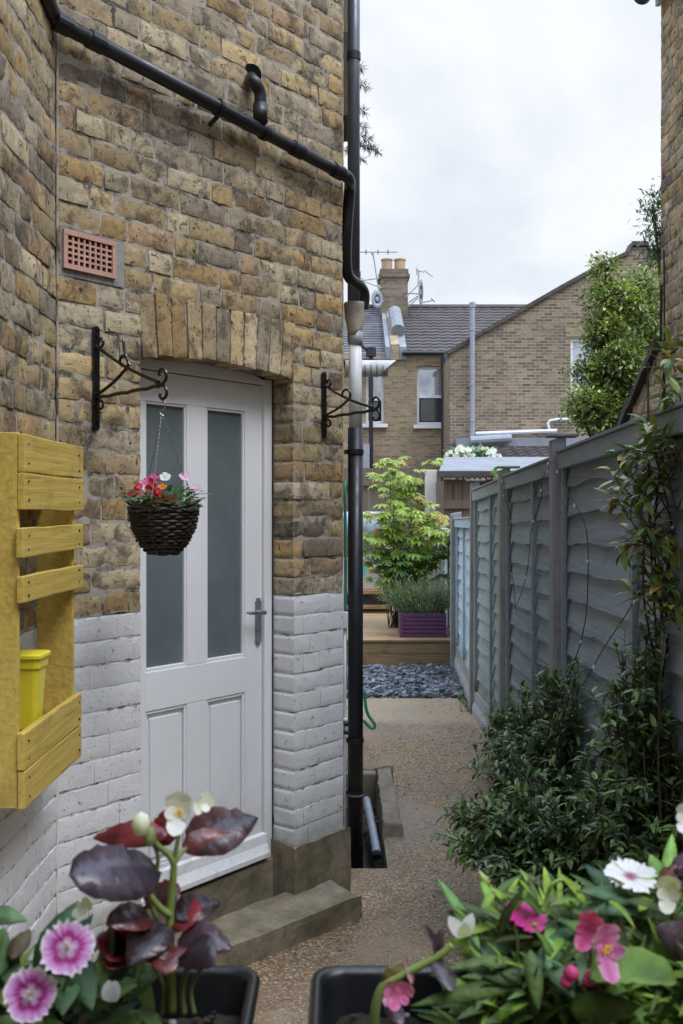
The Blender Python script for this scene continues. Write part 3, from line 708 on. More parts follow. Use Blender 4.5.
# ------------------------------------------------------------------ doorstep
mb = MB()
STZ = H - 1.575
cr = [WA.p(U0 - 0.25, 0.004, 0), at(326, 880, 0), None, None]
q0 = WA.p(U0 - 0.02, -0.10, 0); q1 = WA.p(1.37, -0.02, 0); q2 = V((0.08, 4.10, 0)); q3 = V((-0.56, 3.44, 0))
def stepf(a, b, c):
    p = (q0 * (1 - a) + q1 * a) * (1 - b) + (q3 * (1 - a) + q2 * a) * b
    return V((p.x, p.y, -0.03 + (STZ + 0.03) * c - (0.01 * b if c > 0.99 else 0)))
rough_block(mb, stepf, 28, 14, 5, 0.006, 10)
o = mb.build('doorstep', M['concrete'], bevel=0.008, smooth=False); tag(o, 'worn mossy concrete doorstep slab below the white back door', 'doorstep')

# ------------------------------------------------------------------ pipes on the house
def curve(pts, n=6):
    pts = [V(p) for p in pts]; out = []
    for i in range(len(pts) - 1):
        p0 = pts[max(i - 1, 0)]; p1 = pts[i]; p2 = pts[i + 1]; p3 = pts[min(i + 2, len(pts) - 1)]
        for k in range(n):
            t = k / n
            out.append(0.5 * ((2 * p1) + (p2 - p0) * t + (2 * p0 - 5 * p1 + 4 * p2 - p3) * t * t + (3 * p1 - p0 - 3 * p2 + p3) * t ** 3))
    out.append(pts[-1]); return out
def wp(x, y, t): u, z = WA.hit(x, y, t); return WA.p(u, t, z)
waste = thing('waste_pipe', 'black plastic waste pipe running down across the brick wall into the hopper', 'waste pipe', wp(200, 94, 0.05))
RP = 0.026
pa, pb = wp(62, 24, 0.052), wp(346, 176, 0.052)
mb = MB(); dv = (pb - pa)
elbow = at(46, -2, 3.08)
cor = curve([at(34, -40, 2.98), at(41, -16, 3.03), elbow, at(53, 14, 3.15), pa, pa + dv * 0.06], 6)
mb.tube(cor, RP, 16); mb.tube([pa + dv * 0.03, pb], RP, 16)
dn = [pb - dv * 0.01, pb + V((0.014, 0.03, -0.006)), at(349.5, 190, 4.47), at(346.5, 235, 4.52), at(346.2, 262, 4.56), at(349, 277, 4.6), at(361, 287, 4.7), at(364.5, 296, 4.74), at(363, 309, 4.75)]
mb.tube(curve(dn, 6), RP * 0.98, 16)
mb.build('pipe', M['black'], waste, smooth=True)
for f in (0.0, 0.09, 0.47, 0.64, 0.78, 0.96):
    mb = MB(); c = pa + dv * f; s_ = dv.normalized()
    if f in (0.47, 0.64): mb.tube([c, c + s_ * 0.02], RP + 0.006, 16)
    else: mb.tube([c - s_ * 0.03, c - s_ * 0.028, c + s_ * 0.028, c + s_ * 0.03], [RP, RP + 0.005, RP + 0.005, RP], 16)
    mb.build('collar', M['black'], waste, smooth=False)
for f in (0.48,):
    mb = MB(); c = pa + dv * f; q = c - V((WA.n.x, WA.n.y, 0)) * 0.055 + V((0, 0, -0.05)); mb.tube([c + V((0, 0, -0.02)), q], 0.009, 8); mb.build('clip', M['black'], waste)
# stub coming out of the wall
mb = MB(); tee = pa + dv * ((wp(262, 130, 0.05) - pa).length / dv.length)
hole = wp(252, 76, 0.0)
st = [wp(251, 77, -0.02), wp(252, 80, 0.04), wp(256, 84, 0.058), wp(260, 94, 0.058), wp(260.5, 110, 0.056), tee + V((0, 0, 0.0))]
mb.tube(curve(st, 6), RP * 0.92, 14); c1 = wp(260.3, 104, 0.057); c2 = wp(260.5, 124, 0.056)
mb.tube([c1, c2], RP * 1.12, 14); mb.tube([wp(261, 126, .055), tee + dv.normalized() * 0.03], RP * 1.08, 14)
mb.build('branch_pipe', M['black'], waste, smooth=True)
mb = MB(); mb.tube([wp(251, 75, -0.005), wp(251, 75, 0.004)], 0.042, 14); mb.build('wall_hole', M['dark'], waste)
# hopper and lower drainpipe
dp = thing('drainpipe', 'half white half black drainpipe with dirty hopper head at the house corner', 'drainpipe', (0.0665, 4.75, 0))
DX, DY = 0.0665, 4.75
def zy_(y, Y): return H + (CYH - y) / F * Y
mb = MB(); zt, zb = zy_(303, DY), zy_(336, DY)
mb.lathe((DX - 0.003, DY, zt), [(0.046, 0), (0.052, 0.0), (0.052, -0.012), (0.048, -0.06), (0.036, (zb - zt) * 0.8), (0.034, zb - zt), (0.03, zb - zt)], 20); mb.lathe((DX - .003, DY, zt), [(0.046, 0), (0.03, -0.1)], 20)
mb.build('hopper', M['hopper'], dp, smooth=True)
mb = MB(); z1, z2 = zy_(428, DY), -0.09
mb.tube([(DX, DY, zb + 0.02), (DX, DY, zb - 0.045)], 0.034, 18); mb.build('pipe_collar', M['greyplastic'], dp, smooth=True)
mb = MB(); mb.tube([(DX - .002, DY, zb - 0.03), (DX, DY, z1 - 0.02)], 0.0305, 18); mb.build('white_pipe', M['whiteplastic'], dp, smooth=True)
mb = MB(); mb.tube([(DX, DY, z1), (DX, DY, z2)], 0.036, 20); mb.build('black_pipe', M['black'], dp, smooth=True)
for y in (452, 740, 792):
    mb = MB(); z = zy_(y, DY); mb.tube([(DX, DY, z - 0.012), (DX, DY, z + 0.012)], 0.0395, 20); mb.box((0.012, DY - .012, z - .01), (DX - .03, DY + .012, z + .01)); mb.build('pipe_bracket', M['black'], dp)
mb = MB(); z = zy_(792, DY) - .01; mb.tube([(DX, DY, z - 0.004), (DX, DY, z + 0.004)], 0.0400, 20); mb.build('cement_ring', M['cement'], dp)
# upper drainpipe behind it
up = thing('downpipe', 'tall dark grey downpipe rising past the roof edge above the hopper', 'downpipe', (0.064, 5.25, 2))
mb = MB(); mb.tube([(0.064, 5.25, 2.55), (0.064, 5.25, 5.2)], 0.0325, 18); mb.build('pipe', simple('slate_grey_plastic', (0.075, 0.085, 0.115), 0.38, 0.15, 8, 0.03), up, smooth=True)
for z in (2.9, 4.05):
    mb = MB(); mb.tube([(0.064, 5.25, z - .02), (0.064, 5.25, z + .02)], 0.037, 18); mb.build('pipe_bracket', M['black'], up)
# dark timber barge board seen past the corner
mb = MB(); mb.box((0.012, 6.9, zy_(121, 7)), (0.052, 7.4, zy_(38, 7))); o = mb.build('boxed_eaves', M['coping'], bevel=.005); tag(o, 'dark weathered eaves box end behind the tall downpipe', 'eaves box')
# boiler flue
fl = thing('boiler_flue', 'white horizontal boiler flue terminal pointing across the path below the hopper', 'flue', (0.1, 5.1, 2.3))
mb = MB(); zc = zy_(368.5, 5.1); pts = []
n = 18; prof = [(0.02, 0), (0.06, 0), (0.10, 0), (0.105, 0.0), (0.24, 0)]
mb.tube([(0.02, 5.1, zc), (0.185, 5.1, zc)], 0.042, n)
vs = []; 
for k in range(n):
    an = 2 * math.pi * k / n; y_, z_ = 0.042 * math.cos(an), 0.042 * math.sin(an)
    vs += [(0.185, 5.1 + y_, zc + z_), (0.235 + 0.045 * z_ / 0.042, 5.1 + y_, zc + z_)]
mb.add(vs, [(2 * k, 2 * ((k + 1) % n), 2 * ((k + 1) % n) + 1, 2 * k + 1) for k in range(n)])
mb.build('flue_pipe', M['whiteplastic'], fl, smooth=True)
mb = MB(); mb.tube([(0.19, 5.1, zc - .004), (0.236, 5.1, zc - .004)], 0.036, n)
for k in range(4): mb.tube([(0.115 + k * .03, 5.1, zc - .002), (0.123 + k * .03, 5.1, zc - .002)], 0.0425, n)
mb.build('flue_grille', M['greyplastic'], fl)
mb = MB(); mb.lathe((0, 0, 0), [(0.0, 0)], 3)
mb = MB()
for k in range(3): mb.tube([(0.09 + k * .006, 5.1, zc), (0.092 + k * .006, 5.1, zc)], 0.048, n)
mb.build('flue_collar', M['whiteplastic'], fl)
# tap pipes and hose beside drainpipe
hs = thing('garden_hose', 'green garden hose hanging behind the black drainpipe', 'hose', (0.03, 6.5, 0.6))
mb = MB(); hp = [at(344.8, 480, 4.62), at(345.6, 560, 4.64), at(345.4, 640, 4.66), at(346, 690, 4.7)]
mb.tube(curve(hp, 4), 0.007, 8); mb.build('hose', M['hose'], hs, smooth=True)
mb = MB(); mb.tube(curve([at(364, 690, 7.0), at(367, 712, 7.0), at(375, 725, 7.0), at(371, 728, 7.0), at(363, 720, 7.0)], 5), 0.011, 8); mb.build('hose_end', M['hose'], hs, smooth=True)
tp = thing('outdoor_tap', 'small white tap pipework on the house corner beside the drainpipe', 'tap', (0.02, 4.6, 1))
mb = MB(); a_ = at(345, 612, 4.6); b_ = at(345, 628, 4.6)
mb.box((0.008, 4.58, b_.z), (0.03, 4.62, a_.z)); mb.build('tap_box', M['whiteplastic'], tp, bevel=.002)
mb = MB(); mb.tube([at(344.7, 628, 4.6), at(345, 690, 4.6), at(344.6, 745, 4.6), at(344.6, 870, 4.62)], 0.007, 8)
mb.tube([at(343.5, 720, 4.58), at(347.5, 720, 4.58)], 0.010, 8); mb.build('tap_pipe', M['whiteplastic'], tp, smooth=True)
mb = MB(); mb.tube([at(343, 724, 4.56), at(348.5, 724, 4.56)], 0.011, 8); mb.tube([at(343, 732, 4.56), at(348, 733, 4.56)], 0.009, 8); mb.build('tap', M['black'], tp, smooth=True)

# ------------------------------------------------------------------ drain gully
gy = thing('drain_gully', 'sunken concrete drain gully with mossy kerb at the foot of the drainpipe', 'drain', (0.1, 5.3, 0))
mb = MB(); rough_block(mb, lambda a, b, c: V((0.212 + (0.088 + 0.012 * (1 - b)) * a + (0.012 * (1 - c) * (a - .5)), 5.10 + 0.96 * b - .03 * (1 - c) * (1 - b), -0.12 + (0.195 + .03 * b) * c)), 5, 22, 6, 0.009, 11); mb.build('kerb', M['kerb'], gy, bevel=0.012)
mb = MB(); rough_block(mb, lambda a, b, c: V((0.0 + 0.212 * a, 6.0 + 0.07 * b, -0.12 + 0.21 * c)), 6, 2, 6, 0.005); mb.build('kerb', M['kerb'], gy, bevel=0.01)
mb = MB(); rough_block(mb, lambda a, b, c: V((-0.01 + 0.24 * a, 4.64 + 1.4 * b, -0.16 + 0.04 * c)), 8, 20, 1, 0.012, 9); mb.build('gully_floor', M['pitfloor'], gy)
mb = MB(); mb.box((0.0, 4.63, -0.15), (0.218, 4.662, -0.003)); mb.box((0.2135, 4.665, -0.15), (0.232, 5.09, 0.001)); mb.build('gully_edge', M['kerb'], gy, bevel=.004)
gp = thing('gully_pipe', 'short grey waste pipe emptying into the drain gully', 'waste pipe', (0.13, 5.2, 0))
mb = MB(); mb.tube(curve([at(366.5, 800, 5.6), at(371, 822, 5.35), at(375.5, 845, 5.05), at(376.5, 853, 4.98)], 5), 0.022, 14); mb.build('pipe', M['greyplastic'], gp, smooth=True)
mb = MB(); mb.tube([at(376.5, 853, 4.98), at(377, 857, 4.96)], 0.021, 14); mb.build('pipe_end', M['dark'], gp)
mb = MB(); rs = random.Random(4)
for i in range(26):
    c = V((rs.uniform(.09, .19), rs.uniform(5.45, 5.9), -0.09)); 
    mb.leaf(c, V((rs.uniform(-1, 1), rs.uniform(-1, 1), .3)), V((0, 0, 1)), rs.uniform(.03, .05), .025, (rs.uniform(.12, .3), .08, .04), 3)
o = mb.build('fallen_leaves', M['leaf'], gy)

# ------------------------------------------------------------------ hanging basket brackets
def spiral(c, e1, e2, r0, turns, a0, n=22, sgn=1):
    out = []
    for i in range(n + 1):
        f = i / n; r = r0 * (1 - 0.72 * f); a = a0 + sgn * turns * 2 * math.pi * f
        out.append(c + e1 * r * math.cos(a) + e2 * r * math.sin(a))
    return out
def bracket(x, y0, y1, reach, label):
    u, zt = WA.hit(x, y0, 0.006); _, zb = WA.hit(x, y1, 0.006)
    root = thing('hanging_bracket', label, 'bracket', WA.p(u, 0.004, (zt + zb) / 2), 'wall brackets for hanging baskets')
    n3 = V((WA.n.x, WA.n.y, 0)); z3 = V((0, 0, 1)); o0 = WA.p(u, 0.008, 0)
    hgt = zt - zb
    mb = MB(); mb.fbox(WA, u - 0.012, u + 0.012, 0.002, 0.011, zb, zt)
    mb.tube([WA.p(u, 0.0, zb), WA.p(u, 0.011, zb)], 0.0125, 12); mb.tube([WA.p(u, 0.0, zt), WA.p(u, 0.011, zt)], 0.0125, 12)
    for z in (zb + 0.02, zt - 0.02): mb.tube([WA.p(u, 0.010, z), WA.p(u, 0.016, z)], 0.006, 8)
    mb.build('back_plate', M['blackgloss'], root)
    za = zb + hgt * 0.30      # arm height at the wall
    zr = za + 0.015
    mb = MB(); armL = reach * 0.86
    # horizontal (twisted) arm
    p0 = o0 + z3 * za; p1 = o0 + n3 * reach * 0.93 + z3 * (zr - .0)
    mb.tube([p0.lerp(p1, i / 10) + z3 * (0.002 * math.sin(i * 2.2)) for i in range(11)], 0.0062, 8)
    mb.build('arm', M['blackgloss'], root)
    # diagonal from top of plate to the tip, ending in scrolls
    mb = MB(); q0 = o0 + z3 * (zt - hgt * 0.17); q1 = o0 + n3 * reach * 0.915 + z3 * (zr + 0.012)
    mb.tube([q0.lerp(q1, i / 12) - z3 * 0.012 * math.sin(math.pi * i / 12) for i in range(13)], 0.0058, 8)
    mb.tube(spiral(o0 + n3 * (reach * 0.945) + z3 * (zr + 0.035), n3, z3, 0.034, 0.95, -2.6), 0.0052, 8)
    mb.tube(spiral(o0 + n3 * (reach * 0.955) + z3 * (zr - 0.026), n3, z3, 0.030, 0.9, 2.3, sgn=-1), 0.0052, 8)
    mb.tube(spiral(o0 + n3 * 0.022 + z3 * (zt - hgt * 0.13), n3, z3, 0.020, 0.9, -2.2), 0.0045, 8)
    mb.tube(spiral(o0 + n3 * 0.020 + z3 * (za - 0.028), n3, z3, 0.020, 0.9, 2.2, sgn=-1), 0.0045, 8)
    mb.build('scroll', M['blackgloss'], root)
    mb = MB(); b0 = o0 + z3 * (za + 0.008); b1 = o0 + n3 * reach * 0.40 + z3 * (za + hgt * 0.26)
    mb.tube(curve([b0, b0.lerp(b1, 0.55) - z3 * 0.008 + n3 * 0.008, b1 + n3 * 0.018], 6), 0.0055, 8)
    mb.tube(spiral(b1 + n3 * 0.0 + z3 * 0.022, n3, z3, 0.029, 0.9, -0.6), 0.005, 8)
    if reach > 0.3:
        mb.tube(curve([q0.lerp(q1, .55), q0.lerp(q1, .50) + z3 * .03 - n3 * .006, q0.lerp(q1, .44) + z3 * .075], 4), [0.005] * 8 + [0.003], 8)
    mb.build('brace', M['blackgloss'], root)
    return o0 + n3 * (reach * 0.95) + z3 * (zr - 0.055)
hook1 = bracket(96, 330, 427, 0.345, 'black scrolled iron bracket holding the flower basket left of the door')
hook2 = bracket(324, 375, 436, 0.285, 'empty black scrolled iron bracket on the brick pier right of the door')

# ------------------------------------------------------------------ hanging basket
bc = V((hook1.x + 0.006, hook1.y, 0)); zr = at(164, 508, bc.y).z; zbot = at(164, 553, bc.y).z
BR = 0.103
bk = thing('hanging_basket', 'dark woven wicker basket of bedding flowers hanging on chains by the door', 'hanging basket', (bc.x, bc.y, zr))
mb = MB(); Hb = zr - zbot
def bprof(f): return BR * (0.30 + 0.70 * math.sin(min(1, f * .97 + .03) * math.pi / 2) ** 0.60)
mb.lathe((bc.x, bc.y, zbot), [(0.001, 0.004), (BR * 0.40, 0.004)] + [(bprof(i / 8) - 0.008, Hb * i / 8 + 0.003) for i in range(9)], 24)
rs = random.Random(5); nring = 15
for i in range(nring):
    f = i / (nring - 1); r = bprof(f); z = zbot + Hb * f
    pts = [(bc.x + (r + 0.0045 * (1 if (k + i) % 2 else -1) + rs.uniform(-.001, .001)) * math.cos(k * math.pi / 14), bc.y + (r + 0.0045 * (1 if (k + i) % 2 else -1)) * math.sin(k * math.pi / 14), z + rs.uniform(-.0025, .0025)) for k in range(29)]
    mb.tube(pts, 0.0052 + rs.uniform(-.001, .001), 6)
for k in range(14):
    an = k * 2 * math.pi / 14
    mb.tube([(bc.x + (bprof(i / 6) + .001) * math.cos(an), bc.y + (bprof(i / 6) + .001) * math.sin(an), zbot + Hb * i / 6) for i in range(7)], 0.0045, 6)
mb.build('basket', M['wicker'], bk, smooth=True)
mb = MB()
for i in range(7):
    ph = rs.uniform(0, 6); rr = BR + rs.uniform(-0.002, 0.007); zz = zr + rs.uniform(-.006, .012)
    mb.tube([(bc.x + (rr + .005 * math.sin(k * 1.3 + ph)) * math.cos(k * .2243 + ph), bc.y + (rr + .005 * math.sin(k * 1.3 + ph)) * math.sin(k * .2243 + ph), zz + .006 * math.sin(k * 1.1 + i)) for k in range(27)], 0.0045, 6)
mb.tube([(bc.x + BR * .9, bc.y, zr + .004), (bc.x + BR * 1.12, bc.y - .01, zr + .007), (bc.x + BR * 1.2, bc.y - .015, zr + .004)], [.005, .004, .002], 6)
mb.build('rim', M['wicker'], bk, smooth=True)
mb = MB(); mb.lathe((bc.x, bc.y, zr - 0.03), [(0.0, 0.008), (BR * .5, 0.006), (BR * 0.97, 0)], 18); mb.build('compost', M['soil'], bk)
for an in (0.35, 2.45, 4.5):
    mb = MB(); e_ = V((bc.x + BR * 0.98 * math.cos(an), bc.y + BR * .98 * math.sin(an), zr + .004)); s_ = hook1 + V((0, 0, -0.03))
    n = 46
    mb.tube([s_.lerp(e_, i / n) for i in range(n + 1)], [0.0026 if i % 2 else 0.0007 for i in range(n + 1)], 6, flat=.6); mb.build('chain', M['steel'], bk)
mb = MB(); mb.tube(curve([hook1 + V((0, 0, .008)), hook1 + V((.012, 0, 0.0)), hook1 + V((.006, 0, -.018)), hook1 + V((-.006, 0, -.03)), hook1 + V((.006, 0, -.04))], 5), 0.0022, 6); mb.build('hook', M['steel'], bk)
# flowers in basket
def petal_fan(mb, c, nrm, upv, r, bands, npet=5, frill=0.08, gap=0.12, cup=0.15, notch=True, rs=random):
    """five frilled petals; bands = [(radius fraction, colour)...]"""
    nrm = V(nrm).normalized(); e1 = V(upv) - nrm * V(upv).dot(nrm); e1.normalize(); e2 = nrm.cross(e1)
    nr_, na = 7, 9
    def colat(f):
        for (f0, c0), (f1, c1) in zip(bands, bands[1:]):
            if f <= f1: k = (f - f0) / max(1e-6, f1 - f0); return tuple(a * (1 - k) + b * k for a, b in zip(c0, c1))
        return bands[-1][1]
    for p in range(npet):
        a0 = 2 * math.pi * p / npet + rs.uniform(-.06, .06); half = math.pi / npet * (1 + gap * 0 - gap); tw = rs.uniform(-.25, .25); rp_ = r * rs.uniform(.92, 1.05); lift = rs.uniform(-.1, .1)
        vs = []; cs = []; fs = []
        for i in range(nr_ + 1):
            f = 0.06 + 0.94 * i / nr_
            wd = half * min(1.0, 0.90 + .25 * f) * 1.12
            for j in range(na + 1):
                s_ = j / na * 2 - 1; a = a0 + s_ * wd
                ff = f * (1 + (frill * (0.6 * math.sin(j * 2.9 + p) + rs.uniform(-.5, .5)) - 0.10 * s_ ** 4) * (i / nr_) ** 3)
                z = r * (cup * f * f * 1 + tw * s_ * f * .5 + lift * f + 0.05 * math.sin(j * 2.1 + p) * f ** 3)
                vs.append(V(c) + (e1 * math.cos(a) + e2 * math.sin(a)) * rp_ * ff + nrm * z)
                k = colat(f + 0.04 * math.sin(j * 3.3 + p) + (.13 * abs(s_) ** 2 if .3 < f < .75 else 0)); q_ = 1 + .10 * math.sin(j * 2.6 + p * 2) * f; cs.append(tuple(min(1, x_ * q_) for x_ in k))
        for i in range(nr_):
            for j in range(na): q = i * (na + 1) + j; fs.append((q, q + 1, q + na + 2, q + na + 1))
        mb.add(vs, fs, 0, None, cs)
def begonia(mb, c, nrm, upv, r, col, col2, yellow=True, rs=random):
    nrm = V(nrm).normalized(); e1 = V(upv) - nrm * V(upv).dot(nrm); e1.normalize(); e2 = nrm.cross(e1)
    for k, (d_, L_, w_) in enumerate(((e1 + e2 * .15, 1.05, 1.2), (-e1 + e2 * .1, 1.15, .82), (e2 - e1 * .15, .75, .55), (-e2, .7, .5))):
        mb.leaf(V(c) + nrm * .0005 * k, d_ + nrm * .25, nrm, r * L_, r * w_, col, 10, -0.35 - .12 * k, 0.12, 'round', 0, col2, .09)
    if yellow:
        for i in range(26):
            p = V(c) + (e1 * rs.uniform(-1, 1) + e2 * rs.uniform(-1, 1)) * r * .17 + nrm * r * rs.uniform(.08, .26)
            mb.add([p + V((s1, s2, s3)) * r * .05 for s1, s2, s3 in ((1, 0, 0), (-.5, .8, 0), (-.5, -.8, 0), (0, 0, 1.2))], [(0, 1, 2), (0, 1, 3), (1, 2, 3), (2, 0, 3)], 0, (0.8, 0.5, 0.02))
PINK = (0.62, 0.08, 0.34); PALE = (0.72, 0.42, 0.62); REDC = (0.55, 0.01, 0.03); ORNG = (0.75, 0.13, 0.01); WHT = (0.78, 0.78, 0.78)
vw = lambda c: (V((0, 0, H)) - V(c)).normalized()
def fpos(x, y, dy=0.0): return at(x, y, bc.y + dy)
for (x, y, dy, r, c1, c2, lab) in ((150, 486, -.03, .022, REDC, (0.7, .05, .08), 'red flower head'), (139, 490, -.04, .02, (0.6, .02, .05), (.75, .12, .15), 'red flower head'), (158, 492, -.05, .021, REDC, (.6, .02, .04), 'red flower head'), (154, 479, 0.0, .02, PINK, (.75, .2, .5), 'pink flower'), (146, 482, 0.01, .017, (.6, .1, .35), PINK, 'pink flower'), (162, 487, -.02, .015, ORNG, (.85, .25, .02), 'orange flower'),
                              (165, 477, 0.0, .018, PALE, WHT, 'pale flower'), (185, 477, 0.02, .019, PALE, (.75, .5, .68), 'pale pink flower'), (195, 489, 0.0, .02, WHT, PALE, 'white flower')):
    mb = MB(); c = fpos(x, y, dy)
    if c1 in (REDC, PINK) or r == .02 and c1[0] == .6:
        for k in range(7): begonia(mb, c + V((rnd(-1, 1), rnd(-1, 1), rnd(-1, 1))) * r * .55, V((rnd(-.5, .5), -1, rnd(0, .8))), V((rnd(-1, 1), 0, 1)), r * .6, c1, c2, False)
    else: petal_fan(mb, c, V((rnd(-.3, .3), -0.7, .7)), V((0, 0, 1)), r, [(0, c1), (.5, c2), (1.1, c2)])
    mb.tube([c, c.lerp(V((bc.x, bc.y, zr - .02)), .5) + V((0, 0, .01)), V((bc.x + (c.x - bc.x) * .6, bc.y, zr - .02))], .0015, 5, 0, (.12, .2, .05))
    o = mb.build('flower', M['petal'], bk, smooth=True); o['label'] = lab
mb = MB(); rs = random.Random(8)
for i in range(330):
    an = rs.uniform(0, 6.28); rr = BR * math.sqrt(rs.random()); p = V((bc.x + rr * math.cos(an), bc.y + rr * math.sin(an), zr - .01 + rs.uniform(0, .05) * (1 + (rr * math.cos(an) > .02) * .4)))
    dirv = V((math.cos(an) * .8 + rs.uniform(-.5, .5), math.sin(an) * .8 + rs.uniform(-.5, .5), rs.uniform(.0, .9)))
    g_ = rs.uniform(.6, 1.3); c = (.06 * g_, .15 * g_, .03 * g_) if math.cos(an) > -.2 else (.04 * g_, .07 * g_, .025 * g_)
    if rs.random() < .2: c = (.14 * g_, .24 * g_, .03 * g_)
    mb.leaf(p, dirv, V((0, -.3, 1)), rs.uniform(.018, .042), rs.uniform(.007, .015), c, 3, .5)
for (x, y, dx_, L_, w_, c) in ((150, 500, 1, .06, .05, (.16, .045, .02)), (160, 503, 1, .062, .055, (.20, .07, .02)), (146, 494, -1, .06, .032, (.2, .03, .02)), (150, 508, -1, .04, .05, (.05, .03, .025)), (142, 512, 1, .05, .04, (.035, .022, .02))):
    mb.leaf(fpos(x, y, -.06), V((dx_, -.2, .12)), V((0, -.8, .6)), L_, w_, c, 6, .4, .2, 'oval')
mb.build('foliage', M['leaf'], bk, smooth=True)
mb = MB(); t_ = fpos(182, 505, 0)
for (x, y) in ((196, 491), (199, 499), (204, 494)):
    mb.tube(curve([t_, t_.lerp(fpos(x, y, 0), .6) + V((0, 0, .012)), fpos(x, y, 0)], 4), .0012, 5, 0, (.1, .2, .05)); mb.leaf(fpos(x, y), V((1, 0, .1)), V((0, -.5, 1)), .025, .008, (.06, .16, .03), 3)
mb.leaf(fpos(190, 505), V((1, 0, .5)), V((0, -.9, .3)), .042, .013, (.05, .17, .03), 4)
mb.build('trailing_stem', M['stem'], bk, smooth=True)

# ------------------------------------------------------------------ yellow pallet planter
PX, PY1, PY2 = -0.800, 2.47, 3.03
pl = thing('pallet_planter', 'mustard yellow upcycled pallet planter fixed to the left wall', 'pallet planter', (PX, PY1, 1.02))
def pz(y, Y=PY1): return H + (CYH - y) / F * Y
rows = [(434, 472, 0, 0), (472.6, 510, 0, 0), (528, 557.6, -.012, 0.0), (576, 603, -.010, 0.0), (733, 770.5, -.006, -0.02), (771.5, 809, -.004, -0.02)]
mb = MB()
for (ya, yb, e0, e1) in rows:
    mb = MB(); za, zb = pz(ya), pz(yb); nseg = 10; vs = []
    sk = rnd(-.004, .004); rw = random.Random(int(ya))
    pts_t = [(PY1 + e0 + (PY2 + e1 - PY1 - e0) * i / nseg) for i in range(nseg + 1)]
    for i, y in enumerate(pts_t):
        wv = 0.002 * nz3(y * 6, ya, 0); tz = za + sk * i / nseg + 0.0025 * nz3(y * 5, ya, 5); bz = zb + sk * i / nseg + 0.0025 * nz3(y * 5, ya, 9)
        vs += [(PX + wv, y, bz), (PX + 0.018 + wv, y, bz), (PX + 0.018 + wv, y, tz), (PX + wv, y, tz)]
    fs = [(0, 1, 2, 3), (4 * nseg + 3, 4 * nseg + 2, 4 * nseg + 1, 4 * nseg)]
    for i in range(nseg):
        for k in range(4): a_, b_ = i * 4 + k, i * 4 + (k + 1) % 4; fs.append((a_, a_ + 4, b_ + 4, b_))
    mb.add(vs, fs); sl = mb.build('slat', M['yellowwood'], pl, bevel=.0025)
    for y in (PY1 + .03, PY2 - .05):
        for zz in ((za * .75 + zb * .25), (za * .25 + zb * .75)):
            mb = MB(); mb.tube([(PX + .017, y + rnd(-.006, .006), zz + rnd(-.005, .005)), (PX + .0195, y, zz)], rnd(.0026, .0038), 7); mb.build('nail', M['nail'], sl)
zt_, zb_ = pz(432), pz(809)
mb = MB(); mb.box((-0.908, PY1 + .002, zb_), (PX - .001, PY1 + 0.022, zt_)); mb.build('end_board', M['yellowwood'], pl, bevel=.002)
mb = MB(); mb.box((-0.908, PY2 - 0.055, zb_ + .01), (PX - .001, PY2 - 0.033, zt_ - .01)); mb.build('end_board', M['yellowwood'], pl, bevel=.002)
mb = MB(); mb.box((-0.905, PY1 + .024, pz(800)), (PX - .002, PY2 - .057, pz(790))); mb.build('base_board', M['yellowwood'], pl, bevel=.002)
mb = MB()
mb.box((-0.905, PY1 + .024, pz(806)), (-0.885, PY2 - .057, pz(735))); mb.box((-0.905, PY1 + .024, pz(505)), (-0.885, PY2 - .057, pz(440))); mb.build('back_board', M['yellowwood'], pl, bevel=.002)
# yellow pot
yp = thing('yellow_pot', 'bright yellow plastic pot with folded lid inside the pallet planter', 'pot', (-0.85, 2.72, 1.05))
pc = V((-0.852, 2.70, pz(725, 2.72))); ph_ = (725 - 650) / F * 2.72
mb = MB(); n = 40
def sq(an, r): 
    c_, s_ = math.cos(an), math.sin(an); k = (abs(c_) ** 9 + abs(s_) ** 9) ** (-1 / 9); return V((c_ * k * r, s_ * k * r, 0))
for (r0, r1, z0, z1) in ((0.034, 0.047, 0.0, ph_ * .90),):
    vs = [pc + sq(2 * math.pi * k / n, r0) + V((0, 0, z0)) for k in range(n)] + [pc + sq(2 * math.pi * k / n, r1) + V((0, 0, z1)) for k in range(n)] + [pc + sq(2 * math.pi * k / n, r1 - .003) + V((0, 0, z1)) for k in range(n)] + [pc + sq(2 * math.pi * k / n, r0) + V((0, 0, z0 + .02)) for k in range(n)]
    fs = [tuple(range(n))[::-1], tuple(range(3 * n, 4 * n))]
    for q in range(3): fs += [(q * n + k, q * n + (k + 1) % n, (q + 1) * n + (k + 1) % n, (q + 1) * n + k) for k in range(n)]
    mb.add(vs, fs)
mb.build('pot_body', M['yellowplastic'], yp)
mb = MB(); prof = [(0.0465, ph_ * .80), (0.0495, ph_ * .80), (0.0505, ph_ * .925), (0.0555, ph_ * .93), (0.0555, ph_ * .97), (0.051, ph_ * .985), (0.0, ph_ * 1.0)]
vs = []; fs = []
for (r, z) in prof: vs += [pc + sq(2 * math.pi * k / n, r) + V((0, 0, z)) for k in range(n)]
for q in range(len(prof) - 1): fs += [(q * n + k, q * n + (k + 1) % n, (q + 1) * n + (k + 1) % n, (q + 1) * n + k) for k in range(n)]
mb.add(vs, fs); mb.build('pot_lid', M['yellowplastic'], yp)

exec_order = 'fence'
